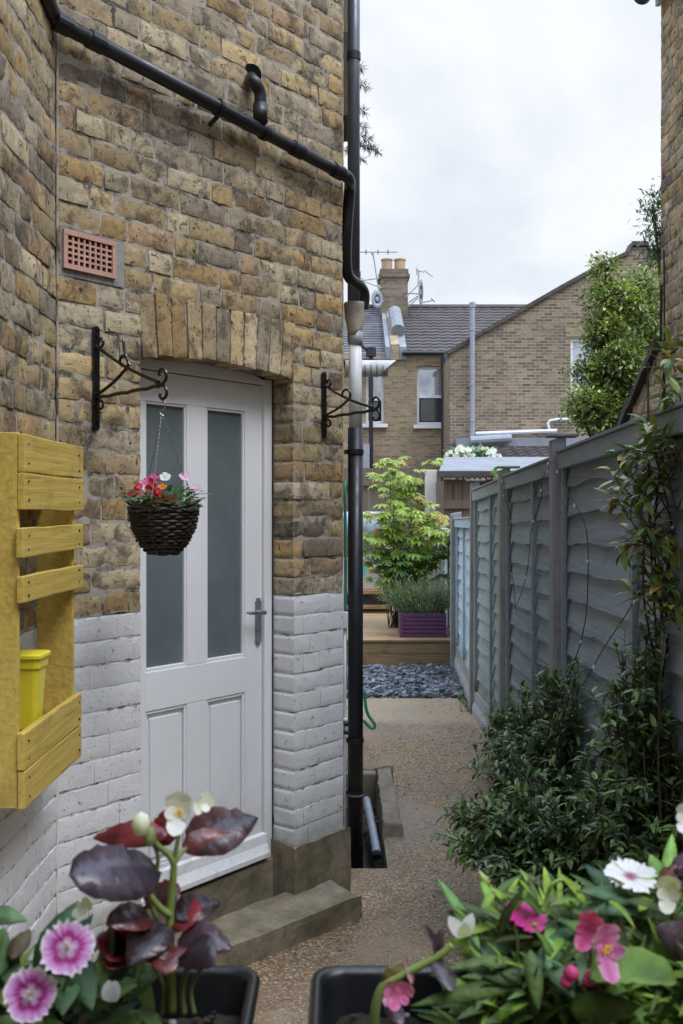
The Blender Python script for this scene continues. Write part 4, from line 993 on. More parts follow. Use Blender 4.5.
# ------------------------------------------------------------------ fence
FX = 1.12
FP = [(1.12, 2.86), (1.12, 5.01), (1.12, 6.65), (1.12, 8.23), (1.234, 10.5), (1.36, 13.2)]
POSTTOP = [0.40, 0.36, 0.273, 0.232, -0.03, -0.10]
RAIL = [((0.335, 0.285), 0), ((0.262, 0.218), 1), ((0.208, 0.156), 2), ((-0.066, -0.095), 3), ((-0.25, -0.25), 4)]
FCOL = [(0.265, 0.315, 0.35), (0.27, 0.325, 0.355), (0.31, 0.38, 0.385), (0.50, 0.62, 0.67), (0.34, 0.42, 0.40)]
plab = ['weathered timber fence post at the right edge behind the climber', 'tall grey fence post rising above the shrub with square top', 'second tall grey fence post, between the two dark lap panels', 'leaning tall fence post at the end of the sandy path', 'short concrete fence post by the corner of the deck', 'far short fence post beside the lime green shrub']
for i, ((x, y), t) in enumerate(zip(FP, POSTTOP)):
    r_ = thing('fence_post', plab[i], 'fence post', (x, y, 0), 'posts of the side fence')
    mb = MB(); hw_ = 0.037 if i < 4 else 0.055
    cc = (0.37, 0.355, 0.33) if i < 4 else (0.46, 0.455, 0.44); cc = tuple(c * rnd(.85, 1.1) for c in cc)
    nseg = 14; vs = []; fs = []; ln = 0.012 if i == 3 else rnd(-.006, .006)
    for k in range(nseg + 1):
        z = -0.1 + (H + t + .1) * k / nseg; ox = ln * k / nseg + 0.003 * nz3(i * 7, z * 2, 1)
        for (sx_, sy_) in ((-1, -1), (1, -1), (1, 1), (-1, 1)): vs.append((x - 0.034 + ox + sx_ * hw_ + .0015 * nz3(z * 8, sx_, sy_), y + sy_ * hw_ * .9, z + (0.012 * sx_ if k == nseg else 0)))
    for k in range(nseg):
        for q in range(4): fs.append((k * 4 + q, k * 4 + (q + 1) % 4, k * 4 + 4 + (q + 1) % 4, k * 4 + 4 + q))
    fs.append((nseg * 4, nseg * 4 + 1, nseg * 4 + 2, nseg * 4 + 3))
    mb.add(vs, fs, 0, cc); mb.build('post', M['post'] if i < 4 else M['gravelboard'], r_, bevel=.006)
    if i in (1, 2, 3):
        mb = MB(); zt = H + t; mb.box((x - .09, y - .055, zt + .004), (x + .06, y + .055, zt + .018), 0, tuple(c * .8 for c in cc)); mb.build('post_cap', M['post'], r_, bevel=.004)
    for k in range(10):
        z = 0.5 + k * .15 + rnd(-.05, .05)
        if z < H + t - .1 and i < 4:
            mb = MB(); mb.tube([(x - hw_ - .012, y - hw_ - .004, z), (x - hw_ - .016, y - hw_ - .006 , z + .004), (x + rnd(-.01, .03), y - hw_ - .006, z + rnd(-.004, .006))], .0018, 4); mb.build('wire_tie', M['alu'], r_)
flab = ['near dark grey waney lap fence panel behind the climber', 'dark grey waney lap panel between the two tallest posts', 'greenish grey waney lap panel beside the sandy path', 'lower pale blue lap panel beside the slate bed', 'far greenish low panel beside the deck planter']
for i in range(5):
    (xa, ya), (xb, yb) = FP[i], FP[i + 1]
    d2 = V((xb - xa, yb - ya)); Lp = d2.length; d2.normalize()
    fr = Frame((xa, ya), d2, (-d2.y, d2.x))
    (r0, r1), _ = RAIL[i]
    zg = 0.17 if i < 2 else (0.20 if i == 2 else 0.27)
    ub0, ub1 = 0.05, Lp - 0.05
    pr = thing('lap_fence', flab[i], 'fence panel', (xa, ya, 0), 'lap fence panels along the path')
    zt = lambda u: H + r0 + (r1 - r0) * (u - ub0) / (ub1 - ub0)
    mb = MB(); nb = 13 if i < 3 else 9; rs = random.Random(40 + i); seg = 44
    for k in range(nb):
        vs = []; fs = []; ph = rs.uniform(0, 50); am = rs.uniform(.014, .026); g_ = rs.uniform(.86, 1.08); cc = tuple(c * g_ for c in FCOL[i])
        for s_ in range(seg + 1):
            u = ub0 + (ub1 - ub0) * s_ / seg; tot = zt(u) - 0.03 - zg
            zt_ = zg + tot * (k + 1) / nb + 0.02; zl = zg + tot * k / nb - 0.014 + am * nz3(u * 3.2 + ph, ph, 0) + .008 * nz3(u * 11 + ph, ph, 2)
            bulge = 0.004 * nz3(u * 2.4, ph, 8)
            vs += [fr.p(u, -0.004 + bulge * .3, zt_), fr.p(u, 0.008 + bulge, (zt_ + zl) / 2), fr.p(u, 0.021 + bulge, zl), fr.p(u, 0.006 + bulge, zl - .001)]
        for s_ in range(seg):
            for q in range(3): a_ = s_ * 4 + q; fs.append((a_, a_ + 4, a_ + 5, a_ + 1))
        mb.add(vs, fs, 0, cc)
    mb.build('lap_boards', M['fence'], pr)
    for f in ((0.03, 0.40, 0.97) if i < 3 else (0.04, 0.5, 0.96)):
        mb = MB(); u = ub0 + (ub1 - ub0) * f; mb.fbox(fr, u - .02, u + .02, 0.022, 0.042, zg - .01, zt(u) - .05, 0, tuple(c * .95 for c in FCOL[i])); mb.build('batten', M['fence'], pr, bevel=.003)
    mb = MB()
    mb.hexa([fr.p(ub0, .0225, zt(ub0) - .085), fr.p(ub1, .0225, zt(ub1) - .085), fr.p(ub1, .052, zt(ub1) - .085), fr.p(ub0, .052, zt(ub0) - .085), fr.p(ub0, .0225, zt(ub0) - .006), fr.p(ub1, .0225, zt(ub1) - .006), fr.p(ub1, .052, zt(ub1) - .006), fr.p(ub0, .052, zt(ub0) - .006)], 0, tuple(c * .98 for c in FCOL[i]))
    mb.hexa([fr.p(ub0, -.02, zt(ub0)-.004), fr.p(ub1, -.02, zt(ub1)-.004), fr.p(ub1, .062, zt(ub1)-.004), fr.p(ub0, .062, zt(ub0)-.004), fr.p(ub0, -.02, zt(ub0) + .014), fr.p(ub1, -.02, zt(ub1) + .014), fr.p(ub1, .062, zt(ub1) + .010), fr.p(ub0, .062, zt(ub0) + .010)], 0, tuple(c * .8 for c in FCOL[i]))
    mb.build('top_rail', M['fence'], pr, bevel=.003)
    glab = ['brownish gravel board under the near lap panel', 'brownish gravel board under the second lap panel', 'pale gravel board under the greenish panel', 'pale concrete gravel board beside the slate bed', 'pale gravel board beside the deck'][i]
    mb = MB(); rough_block(mb, lambda a, b, c: fr.p(.05 + (Lp - .1) * a, -.02 + (.055 + (.02 * (c < .5))) * b, -.03 + (zg - .005 + .03) * c), 20, 2, 5, .003, 8)
    go = mb.build('gravel_board', M['gravelboard'] if i > 1 else M['kerb'], bevel=.004); tag(go, glab, 'gravel board', 'gravel boards under the fence')
# fence wire of small fairy lights
mb = MB(); fr = Frame((1.12, 3.3), (0, 1), (-1, 0)); rs = random.Random(2)
pts = curve([at(672, 470, 3.3), at(640, 600, 3.6), at(588, 690, 4.55), at(600, 560, 4.2), at(570, 470, 4.85), at(556, 470, 5.1), at(545, 520, 5.4), at(525, 610, 6.0), at(520, 520, 6.2), at(509, 480, 6.5)], 8)
pts = [V((1.045 + .01 * math.sin(i), p.y, p.z)) for i, p in enumerate(pts)]
mb.tube(pts, .0022, 5); fw_ = mb.build('light_string', M['black']); tag(fw_, 'thin dark wire of unlit fairy lights strung along the fence', 'light string')
mb = MB()
for p in pts[::4]: mb.tube([p, p + V((-.006, rs.uniform(-.01, .01), -.014))], [.003, .004], 6)
mb.build('bulb', M['whiteplastic'], fw_)

# ------------------------------------------------------------------ neighbour house on the right
nh = thing('neighbour_house', 'neighbouring brick house corner with sloping dark coping at the right', 'house', (1.9, 5.96, 0))
NW = Frame((1.9, 5.96), (0, -1), (-1, 0))
mb = MB(); brick_wall(mb, NW, 1.5, 1.6, 5.0, [], zpaint=-5, endface='l'); mortar_plane(mb, NW, 0, 1.5, 1.5, 5.0, -5)
mb.build('wall', [M['brick'], M['white'], M['mortar'], M['white']], nh, smooth=True)
mb = MB(); mb.box((1.915, 1.0, 0), (5.0, 5.94, 5.0)); mb.build('wall', M['sidebrick'], nh)
# lean-to parapet
mb = MB(); ztop = at(661, 344, 5.96).z; zlow = at(622, 430, 6.78).z
NL = Frame((1.9, 6.95), (0, -1), (-1, 0))
def ztp(y): return ztop + (zlow - ztop) * (y - 5.96) / (6.78 - 5.96)
mb2 = MB()
k0 = int((1.0 - ZJ) / P_) 
for k in range(k0, k0 + 24):
    zb = ZJ + k * P_ + .0055; y = 5.97
    while y < 6.9:
        wd = rb.choice((.214, .1)); 
        if zb + .075 < ztp(y + wd):
            brick_patch(mb2, lambda a, b, t, y=y, zb=zb: V((1.895 - t, y + a, zb + b)), wd, .069, .02, False)
        y += wd + .011
poly = [(1.906, 5.97, .0), (1.906, 7.1, .0), (1.906, 7.1, ztp(7.1) - .02), (1.906, 5.97, ztp(5.97) - .01)]
mb2.prism(poly, (.2, 0, 0), 2)
mb2.build('parapet', [M['brick'], M['white'], M['mortar']], nh)
mb = MB(); rough_block(mb, lambda a, b, c: V((1.862 + .28 * b, 5.975 + 1.15 * a, ztp(5.975 + 1.15 * a) - .012 + (.055) * c)), 26, 4, 2, .008, 9); mb.build('coping', M['coping'], nh)
mb = MB(); n = 14; gx, gz = 1.80, zy_(-1, 5.96) + .035; vs = []
for k in range(n + 1):
    an = math.pi + math.pi * k / n; vs += [(gx + .055 * math.cos(an), 5.99, gz + .055 * math.sin(an)), (gx + .055 * math.cos(an), 3.5, gz + .055 * math.sin(an))]
fs = [(2 * k, 2 * k + 1, 2 * k + 3, 2 * k + 2) for k in range(n)] + [tuple(range(0, 2 * n + 2, 2)), tuple(range(1, 2 * n + 3, 2))[::-1]]
mb.add(vs, fs); mb.build('gutter', M['black'], nh, smooth=False)
mb = MB(); mb.box((1.87, 3.5, gz - .08), (1.897, 5.96, gz + .1)); mb.build('fascia', M['whiteplastic'], nh)
mb = MB(); mb.prism([(1.78, 3.5, gz + .06), (1.78, 6.0, gz + .06), (5.0, 6.0, gz + 2.2), (5.0, 3.5, gz + 2.2)], (0, 0, .08)); mb.build('roof', M['slateroof'], nh)
mb = MB()
mb.tube([at(661.5, 285, 5.9), at(661, 330, 5.9), at(660, 352, 5.9)], .008, 6); mb.tube([at(664, 250, 5.85), at(665, 420, 5.75)], .005, 6); mb.tube(curve([at(655, 360, 5.95), at(648, 390, 5.9), at(640, 420, 5.8)], 4), .004, 5)
mb.build('cable', M['black'], nh)

# ------------------------------------------------------------------ far terrace
te = thing('terrace_house', 'brick terrace houses with sash windows and tiled roofs beyond the gardens', 'house', (3, 28, 0))
def far(x, y, Y): return at(x, y, Y)
Yw = 28.0; Yr = 31.5
xl, xr = -6.0, far(442, 0, Yw).x + 5.5
ze = far(0, 353, Yw).z; zr_ = far(0, 308, Yr).z
mb = MB(); 
wx = [(far(417, 0, Yw).x, far(447, 0, Yw).x, far(0, 425, Yw).z, far(0, 366, Yw).z), (far(366, 0, Yw).x, far(384, 0, Yw).x, far(0, 424, Yw).z, far(0, 372, Yw).z)]
cuts = sorted([xl, xr] + [c for w_ in wx for c in w_[:2]])
for a_, b_ in zip(cuts, cuts[1:]):
    hit = [w_ for w_ in wx if abs(w_[0] - a_) < 1e-6 and abs(w_[1] - b_) < 1e-6]
    if hit: mb.box((a_, Yw, -.3), (b_, Yw + .3, hit[0][2])); mb.box((a_, Yw, hit[0][3]), (b_, Yw + .3, ze))
    else: mb.box((a_, Yw, -.3), (b_, Yw + .3, ze))
mb.build('wall', M['farbrick'], te)
mb = MB(); mb.box((xl, Yw + .6, -.3), (xr, Yw + 6, ze)); mb.build('inner_wall', M['dark'], te)
for (a_, b_, c_, d_) in wx:
    mb = MB(); t_ = .07
    mb.box((a_, Yw + .12, c_), (a_ + t_, Yw + .2, d_)); mb.box((b_ - t_, Yw + .12, c_), (b_, Yw + .2, d_)); mb.box((a_ + t_, Yw + .12, d_ - t_), (b_ - t_, Yw + .2, d_)); mb.box((a_ + t_, Yw + .12, c_), (b_ - t_, Yw + .2, c_ + t_ * 1.3))
    zm = (c_ + d_) / 2 - .02; mb.box((a_ + t_, Yw + .10, zm - .04), (b_ - t_, Yw + .19, zm + .04))
    wi = mb.build('window', M['upvc'], te)
    mb = MB(); mb.box((a_ + t_, Yw + .165, zm + .04), (b_ - t_, Yw + .175, d_ - t_)); mb.build('pane', M['glass'], wi)
    mb = MB(); mb.box((a_ + t_ + .04, Yw + .145, c_ + t_ * 1.3 + .03), (b_ - t_ - .04, Yw + .155, zm - .06)); mb.build('pane', M['darkglass'], wi)
    mb = MB(); mb.box((a_ - .1, Yw - .1, c_ - .1), (b_ + .1, Yw + .11, c_ + .0)); mb.build('sill', M['upvc'], wi)
    mb = MB(); n = 9; pts = [(a_ + (b_ - a_) * i / n, Yw - .012, d_ - .02 + .10 * (1 - (2 * i / n - 1) ** 2)) for i in range(n + 1)]
    mb.prism([(b_, Yw - .012, d_ + .30), (a_, Yw - .012, d_ + .30)] + pts, (0, .1, 0)); mb.build('lintel', M['farbrick'], te)
# roofs
def tile_roof(mb, x0, x1, y0, z0, y1, z1, rows, pitchx, amp, cols=None):
    n = int((x1 - x0) / pitchx * 4); rs = random.Random(9)
    for r in range(rows):
        fa, fb = r / rows, (r + 1.08) / rows; vs = []; fs = []; cs = []
        for i in range(n + 1):
            x = x0 + (x1 - x0) * i / n; hh = amp * math.sin(i * math.pi / 2)
            vs += [(x, y0 + (y1 - y0) * fa, z0 + (z1 - z0) * fa + .05 + hh), (x, y0 + (y1 - y0) * fb, z0 + (z1 - z0) * fb + .0 + hh), (x, y0 + (y1 - y0) * fa, z0 + (z1 - z0) * fa - .0 + hh)]
        for i in range(n):
            a_ = i * 3; fs += [(a_, a_ + 3, a_ + 4, a_ + 1), (a_ + 2, a_ + 5, a_ + 3, a_)]
        if cols:
            base_cols = [tuple(c * k_ for c in cols) for k_ in [rs.uniform(.75, 1.2) for _ in range(n // 4 + 3)]]
            cs = [base_cols[(k // 3 + (r % 2) * 2) // 4] for k in range(len(vs))]
        mb.add(vs, fs, 0, None, cs or None)
xp = far(402, 0, Yw).x
mb = MB(); tile_roof(mb, xp + .1, xr, Yw - .15, ze + .02, Yr, zr_, 15, .30, .012); rf = mb.build('roof', M['tile'], te)
mb = MB(); tile_roof(mb, xl, xp - .35, Yw - .15, ze - .22, Yr, zr_, 22, .32, .0, (0.15, 0.155, 0.175)); rf2 = mb.build('roof', M['slateroof'], te); rf2['label'] = 'grey slate roof'
mb = MB(); mb.add([(xl, Yr, zr_), (xr, Yr, zr_), (xr, Yr + 4, ze), (xl, Yr + 4, ze)], [(0, 1, 2, 3)]); mb.build('roof', M['tile'], te)
mb = MB(); mb.tube([(xl, Yr, zr_ + .02), (xr, Yr, zr_ + .02)], .10, 8)
mb.build('ridge', M['tile'], te)
# party parapet with lead
mb = MB()
def slab(x0, x1, h, mat_, nm, y0=Yw - .1):
    mb = MB(); mb.hexa([(x0, y0, ze - .2), (x1, y0, ze - .2), (x1, Yr, zr_ - .1), (x0, Yr, zr_ - .1), (x0, y0, ze + h), (x1, y0, ze + h), (x1, Yr, zr_ + h), (x0, Yr, zr_ + h)]); return mb.build(nm, mat_, te)
slab(xp - .32, xp - .08, .22, M['farbrick'], 'party_wall'); slab(xp - .46, xp - .33, .16, M['lead'], 'flashing'); slab(xp - .07, xp + .12, .16, M['lead'], 'flashing')
mb = MB(); n = 8
c0 = far(398, 331, 28.6); c1 = far(394.5, 312, 30.0); mb.tube([c0, c1], .20, 10); mb.build('ridge_cap', M['felt'], te)
# gutters
mb = MB(); mb.tube([(xp + .0, Yw - .16, ze - .02), (far(446, 0, 27.8).x, Yw - .16, ze - .02)], .07, 8); mb.tube([(xl, Yw - .16, ze - .26), (xp - .35, Yw - .16, ze - .26)], .07, 8); mb.build('gutter', M['black'], te)
mb = MB(); gxp = far(445.5, 0, 27.6).x
mb.tube([(gxp, 27.85, ze - .05), (gxp, 27.75, ze - .35), (gxp - .05, 27.7, ze - .6), (gxp - .05, 27.7, 1.4)], .06, 8); mb.tube([(gxp, 27.75, ze - .15), (gxp, 27.75, ze - .6)], .11, 8)
gx2 = far(371, 0, 27.7).x; mb.tube([(gx2 - .35, 27.7, ze + .25), (gx2, 27.7, ze - .05), (gx2, 27.7, 1.0)], .06, 8); mb.tube([(gx2, 27.7, ze - .15), (gx2, 27.7, ze + .1)], .14, 8); mb.build('downpipe', M['black'], te)
mb = MB(); mb.box((far(360, 0, 27.5).x, 27.4, .0), (far(369.5, 0, 27.5).x, 27.9, far(0, 444, 27.5).z)); mb.build('meter_box', M['greyplastic'], te)
# chimney
mb = MB(); ca, cb_ = far(380, 0, 31).x, far(407, 0, 31).x; zc0, zc1 = zr_ - 1.2, far(0, 280, 31).z
mb.box((ca, 30.6, zc0), (cb_, 31.6, zc1)); mb.box((ca - .06, 30.54, zc1), (cb_ + .06, 31.66, zc1 + .09)); mb.box((ca - .02, 30.58, zc1 + .09), (cb_ + .02, 31.62, zc1 + .25))
ch = mb.build('chimney', M['sootbrick'], te)
for x in (387, 400):
    mb = MB(); p = far(x, 271, 31); mb.lathe((p.x, 31.1, zc1 + .22), [(.19, 0), (.2, .03), (.17, .08), (.165, .38), (.19, .40), (.19, .44), (.14, .44), (.13, .1)], 14); mb.build('chimney_pot', M['pot'], ch, smooth=False)
mb = MB(); mb.box((ca - .15, 30.52, zr_ - .75), (cb_ + .25, 30.62, zr_ - .55)); mb.build('chimney_flashing', M['lead'], te)
# gable wing
gb = thing('gable_house', 'brick gable end house wing with white flue and parapet beyond the fence', 'house', (4, 26, 0))
Yg = 26.0
gz = lambda y: far(0, y, Yg).z
gX = lambda x: far(x, 0, Yg).x
prof = [(450, 600), (450, 354), (480, 336), (520, 313), (560, 290), (600, 268), (628, 255), (632, 247), (646, 247), (650, 254), (690, 275), (740, 300), (740, 600)]
wl, wr_, wt, wb = 570.5, 600.5, 338, 392
mb = MB()
# split around the window
lower = [(450, 600), (450, wb), (740, wb), (740, 600)]
mb.prism([(gX(x), Yg, gz(y)) for x, y in lower], (0, .3, 0))
mb.prism([(gX(x), Yg, gz(y)) for x, y in [(450, wb), (450, 354), (480, 336), (520, 313), (560, 290), (wl, 284.2), (wl, wb)]], (0, .3, 0))
mb.prism([(gX(x), Yg, gz(y)) for x, y in [(wl, wt), (wl, 284.2), (600, 268), (wr_, 267.7), (wr_, wt)]], (0, .3, 0))
mb.prism([(gX(x), Yg, gz(y)) for x, y in [(wr_, wb), (wr_, 267.7), (628, 255), (632, 247), (646, 247), (650, 254), (690, 275), (740, 300), (740, wb)]], (0, .3, 0))
mb.build('wall', M['farbrick2'], gb)
mb = MB(); mb.box((gX(450), Yg + .31, -.2), (gX(450) + .3, Yg + 1.95, gz(356))); mb.build('side_wall', M['sidebrick'], gb)
mb = MB(); mb.box((gX(452), Yg + .5, -.2), (gX(738), Yg + 3, gz(356))); mb.build('inner_wall', M['dark'], gb)
mb = MB()
cp = [(448, 355), (480, 336), (520, 313), (560, 290), (600, 268), (628, 255), (632, 246), (647, 246), (650, 253), (690, 275)]
for (x0, y0), (x1, y1) in zip(cp, cp[1:]):
    mb.hexa([(gX(x0), Yg - .08, gz(y0)), (gX(x1), Yg - .08, gz(y1)), (gX(x1), Yg + .4, gz(y1)), (gX(x0), Yg + .4, gz(y0)), (gX(x0), Yg - .08, gz(y0) + .11), (gX(x1), Yg - .08, gz(y1) + .11), (gX(x1), Yg + .4, gz(y1) + .11), (gX(x0), Yg + .4, gz(y0) + .11)])
mb.build('coping', M['coping'], gb)
mb = MB(); mb.prism([(gX(452), Yg + .4, gz(356)), (gX(600), Yg + .4, gz(270)), (gX(640), Yg + .4, gz(256)), (gX(735), Yg + .4, gz(300))], (0, 4, 0)); mb.build('roof', M['slateroof'], gb)
a_, b_ = gX(wl), gX(wr_); c_, d_ = gz(wb), gz(wt)
mb = MB(); t_ = .08
mb.box((a_, Yg + .06, c_), (a_ + t_, Yg + .2, d_)); mb.box((b_ - t_, Yg + .06, c_), (b_, Yg + .2, d_)); mb.box((a_ + t_, Yg + .06, d_ - t_), (b_ - t_, Yg + .2, d_)); mb.box((a_ + t_, Yg + .06, c_), (b_ - t_, Yg + .2, c_ + t_)); mb.box((a_ + t_, Yg + .06, (c_ + d_) / 2 - .05), (b_ - t_, Yg + .2, (c_ + d_) / 2 + .05))
wi = mb.build('window', M['upvc'], gb)
mb = MB(); mb.box((a_ + t_, Yg + .15, c_ + t_), (b_ - t_, Yg + .16, d_ - t_)); mb.build('pane', M['glass'], wi)
mb = MB(); mb.prism([(gX(x), Yg - .012, gz(y)) for x, y in [(566, 336.5), (604, 336.5), (606, 325), (564, 325)]], (0, .1, 0)); mb.build('lintel', M['farbrick'], gb)
mb = MB(); mb.prism([(gX(x), 27.0, gz(y)) for x, y in [(577, 300), (577, 276), (590, 267), (606, 267), (606, 300)]], (0, .8, 0)); chg = mb.build('chimney', M['coping'], gb)
mb = MB(); p = far(600, 268, 27.4); mb.lathe((p.x, 27.4, p.z - .1), [(.15, 0), (.14, .1), (.135, .36), (.155, .38), (.155, .42), (.1, .42)], 12); mb.build('chimney_pot', M['pot'], chg)
fp = thing('flue_pipe', 'tall white flue pipe fixed on the gable wall', 'flue', (gX(471.5), Yg - .2, 3))
mb = MB(); mb.tube([(gX(471.5), Yg - .18, gz(450)), (gX(471.5), Yg - .18, gz(306))], .065, 12); mb.tube([(gX(471.5), Yg - .18, gz(309)), (gX(471.5), Yg - .18, gz(304))], .08, 12)
mb.build('pipe', M['greyplastic'], fp, smooth=False)
for y in (330, 385, 420):
    mb = MB(); mb.tube([(gX(471.5), Yg - .18, gz(y)), (gX(471.5), Yg - .18, gz(y + 2))], .075, 12); mb.box((gX(470), Yg - .15, gz(y + 2)), (gX(473), Yg - .005, gz(y))); mb.build('bracket', M['greyplastic'], fp)
wpq = thing('gable_pipework', 'white horizontal waste pipes low on the gable wall', 'pipework', (gX(520), Yg, 3.5))
mb = MB(); mb.tube([(gX(475), Yg - .1, gz(434)), (gX(556), Yg - .1, gz(431))], .05, 8); mb.tube(curve([(gX(549), Yg - .1, gz(431)), (gX(549), Yg - .1, gz(421)), (gX(575), Yg - .1, gz(419.5))], 3), .035, 8); mb.build('pipe', M['whiteplastic'], wpq)
# rear extension with lead and tiles
ex = thing('rear_extension', 'low tiled extension roof with lead flashing below the gable wall', 'extension', (gX(520), 24, 0))
Ye = 24.0
mb = MB(); mb.box((far(452, 0, Ye).x, Ye, -.2), (far(640, 0, Ye).x, Yg - .01, far(0, 462, Ye).z)); mb.build('wall', M['farbrick2'], ex)
mb = MB(); tile_roof(mb, far(452, 0, Ye).x, far(640, 0, Ye).x, Ye - .1, far(0, 462, Ye).z, Yg - .02, far(0, 444, Yg).z, 7, .3, .02); mb.build('roof', M['tile'], ex)
mb = MB(); mb.box((gX(455), Yg - .35, gz(447)), (gX(640), Yg - .03, gz(438.5))); mb.build('flashing', M['lead'], ex)
mb = MB(); mb.tube([(gX(468), Yg - .5, gz(442)), (gX(508), Yg - .5, gz(439.5))], .11, 10); mb.build('duct', M['greyplastic'], ex)
# aerials and dishes
def aerial(name, label, pts_list, r=.018):
    t = thing(name, label, 'aerial', pts_list[0][0]); mb = MB()
    for a_, b_ in pts_list: mb.tube([a_, b_], r, 6)
    mb.build('rods', M['alu'], t); return t
F_ = lambda x, y, Y=30.4: far(x, y, Y)
aerial('tv_aerial', 'thin television aerial on a leaning mast left of the chimney', [(F_(380, 300), F_(373, 253)), (F_(356, 252), F_(397, 252)), (F_(374, 258), F_(371, 252)), (F_(366, 250, 30.2), F_(366, 254, 30.6)), (F_(388, 250, 30.2), F_(388, 254, 30.6)), (F_(378, 250, 30.2), F_(378, 254, 30.6))])
aerial('tv_aerial', 'bent television aerial arm low left of the chimney', [(F_(382, 288), F_(363, 281)), (F_(362, 280.5), F_(380, 278)), (F_(362, 278), F_(363, 284))])
aerial('tv_aerial', 'television aerial on arms right of the chimney', [(F_(406, 297), F_(418, 285)), (F_(418, 285), F_(419, 271)), (F_(416, 270), F_(424, 272)), (F_(424, 270), F_(433, 277)), (F_(417, 268), F_(417, 275)), (F_(408, 307), F_(418, 298))])
def dish(label, x, y, Y, w, h, arm):
    t = thing('satellite_dish', label, 'satellite dish', far(x, y, Y)); c = far(x, y, Y); mb = MB(); vs = [c + V((0, .06, 0))]; fs = []; n = 18
    for r_ in (.5, 1):
        for k in range(n): an = k * 6.2832 / n; vs.append(c + V((w * r_ * math.cos(an), .06 - .06 * r_ * r_ + w * .3 * math.cos(an) * r_, h * r_ * math.sin(an))))
    fs = [(0, 1 + k, 1 + (k + 1) % n) for k in range(n)] + [(1 + k, 1 + (k + 1) % n, 1 + n + (k + 1) % n, 1 + n + k) for k in range(n)]
    mb.add(vs, fs); mb.build('dish', M['greyplastic'], t, smooth=True, solid=.02)
    mb = MB()
    for a_, b_ in arm: mb.tube([a_, b_], .022, 6)
    mb.build('arm', M['alu'], t)
dish('round grey satellite dish left of the chimney', 377, 299, 30.3, .17, .28, [(F_(378, 306), F_(384, 300))])
dish('narrow edge on satellite dish right of the chimney', 421, 292, 30.2, .07, .40, [(F_(408, 293), F_(420, 294)), (F_(420, 303), F_(434, 300)), (F_(431, 298), F_(435, 302)), (F_(408, 303), F_(418, 296))])

# ------------------------------------------------------------------ sheds and back fence
sh = thing('garden_shed', 'brown timber shed with flat grey felt roof behind the fence', 'shed', (2.4, 14, 0))
Ys = 14.2
mb = MB(); sx0 = far(444, 0, Ys).x; sx1 = 4.4; zs = far(0, 479, Ys).z
n = 22
for k in range(n):
    x0 = sx0 + (sx1 - sx0) * k / n; mb.box((x0 + .004, Ys + rnd(0, .012), -.1), (x0 + (sx1 - sx0) / n - .004, Ys + .03, zs - .005))
mb.box((sx0, Ys + .03, -.1), (sx1, 16.6, zs - .02)); mb.build('wall', M['brownfence'], sh)
mb = MB(); mb.box((sx0 - .02, Ys - .03, zs - .42), (sx1, Ys - .002, zs - .30)); mb.build('rail', M['brownfence'], sh)
mb = MB(); zf = far(0, 471, Ys).z; zk = far(0, 457, 16.8).z
mb.hexa([(sx0 - .08, Ys - .12, zf - .1), (sx1, Ys - .12, zf - .1), (sx1, 16.8, zk - .1), (sx0 + .28, 16.8, zk - .1), (sx0 - .08, Ys - .12, zf), (sx1, Ys - .12, zf), (sx1, 16.8, zk), (sx0 + .28, 16.8, zk)]); mb.build('roof', M['felt'], sh)
mb = MB(); mb.box((sx0 - .1, Ys - .15, zf - .085), (sx1, Ys - .125, zf - .01)); mb.build('fascia', M['coping'], sh)
bf = thing('back_fence', 'dark brown close board fence across the end of the garden', 'fence', (0, 15.6, 0))
mb = MB(); zt = far(0, 478, 15.6).z
x = -3.4
while x < sx0 - .12:
    mb.box((x, 15.6 + rnd(0, .015), -.1), (x + .135, 15.62 + .015, zt + rnd(-.015, .01))); x += .142
mb.build('boards', M['brownfence'], bf)
mb = MB(); mb.box((-3.4, 15.56, zt - .12), (sx0 - .12, 15.598, zt - .02)); mb.box((-3.4, 15.6, far(0, 470, 15.6).z - .25), (sx0 - .12, 15.66, far(0, 468, 15.6).z)); mb.build('rail', M['brownfence'], bf)
mb = MB(); px_ = far(431, 0, 15.4).x; mb.box((px_ - .09, 15.38, 0), (px_ + .09, 15.5, far(0, 470, 15.4).z)); o = mb.build('fence_post', M['offwhite'], bevel=.01); tag(o, 'pale square post against the brown back fence', 'fence post')
mb = MB(); mb.box((-3, 14.9, .3), (1.15, 15.1, .95)); o = mb.build('garden_wall', M['offwhite'], bevel=.01); tag(o, 'low off white garden wall behind the lime green shrub', 'wall')
tb = thing('garden_table', 'pale blue covered garden table half hidden behind the lime green shrub', 'table', (.2, 14.5, .32))
mb = MB(); zt = far(0, 512, 14.5).z; z0 = far(0, 536, 14.5).z
x1 = far(392, 0, 14.5).x
vs = []; fs = []; n = 24
for k in range(n + 1):
    f = k / n; xx = -.9 + (x1 + .9) * f; vs += [(xx, 14.1 + .02 * math.sin(k * 1.9), z0 + .02 * math.sin(k * 1.3)), (xx, 14.12, zt - .05), (xx, 14.16, zt), (xx, 14.75, zt), (xx, 14.8, z0)]
for k in range(n):
    for q in range(4): a_ = k * 5 + q; fs.append((a_, a_ + 5, a_ + 6, a_ + 1))
mb.add(vs, fs); mb.build('table_cover', M['paleblue'], tb, smooth=True, solid=.01)
for (x, y) in ((-.85, 14.2), (x1 - .06, 14.2), (-.85, 14.7), (x1 - .06, 14.7)):
    mb = MB(); mb.box((x - .025, y - .025, .32), (x + .025, y + .025, zt - .02)); mb.build('leg', M['offwhite'], tb)
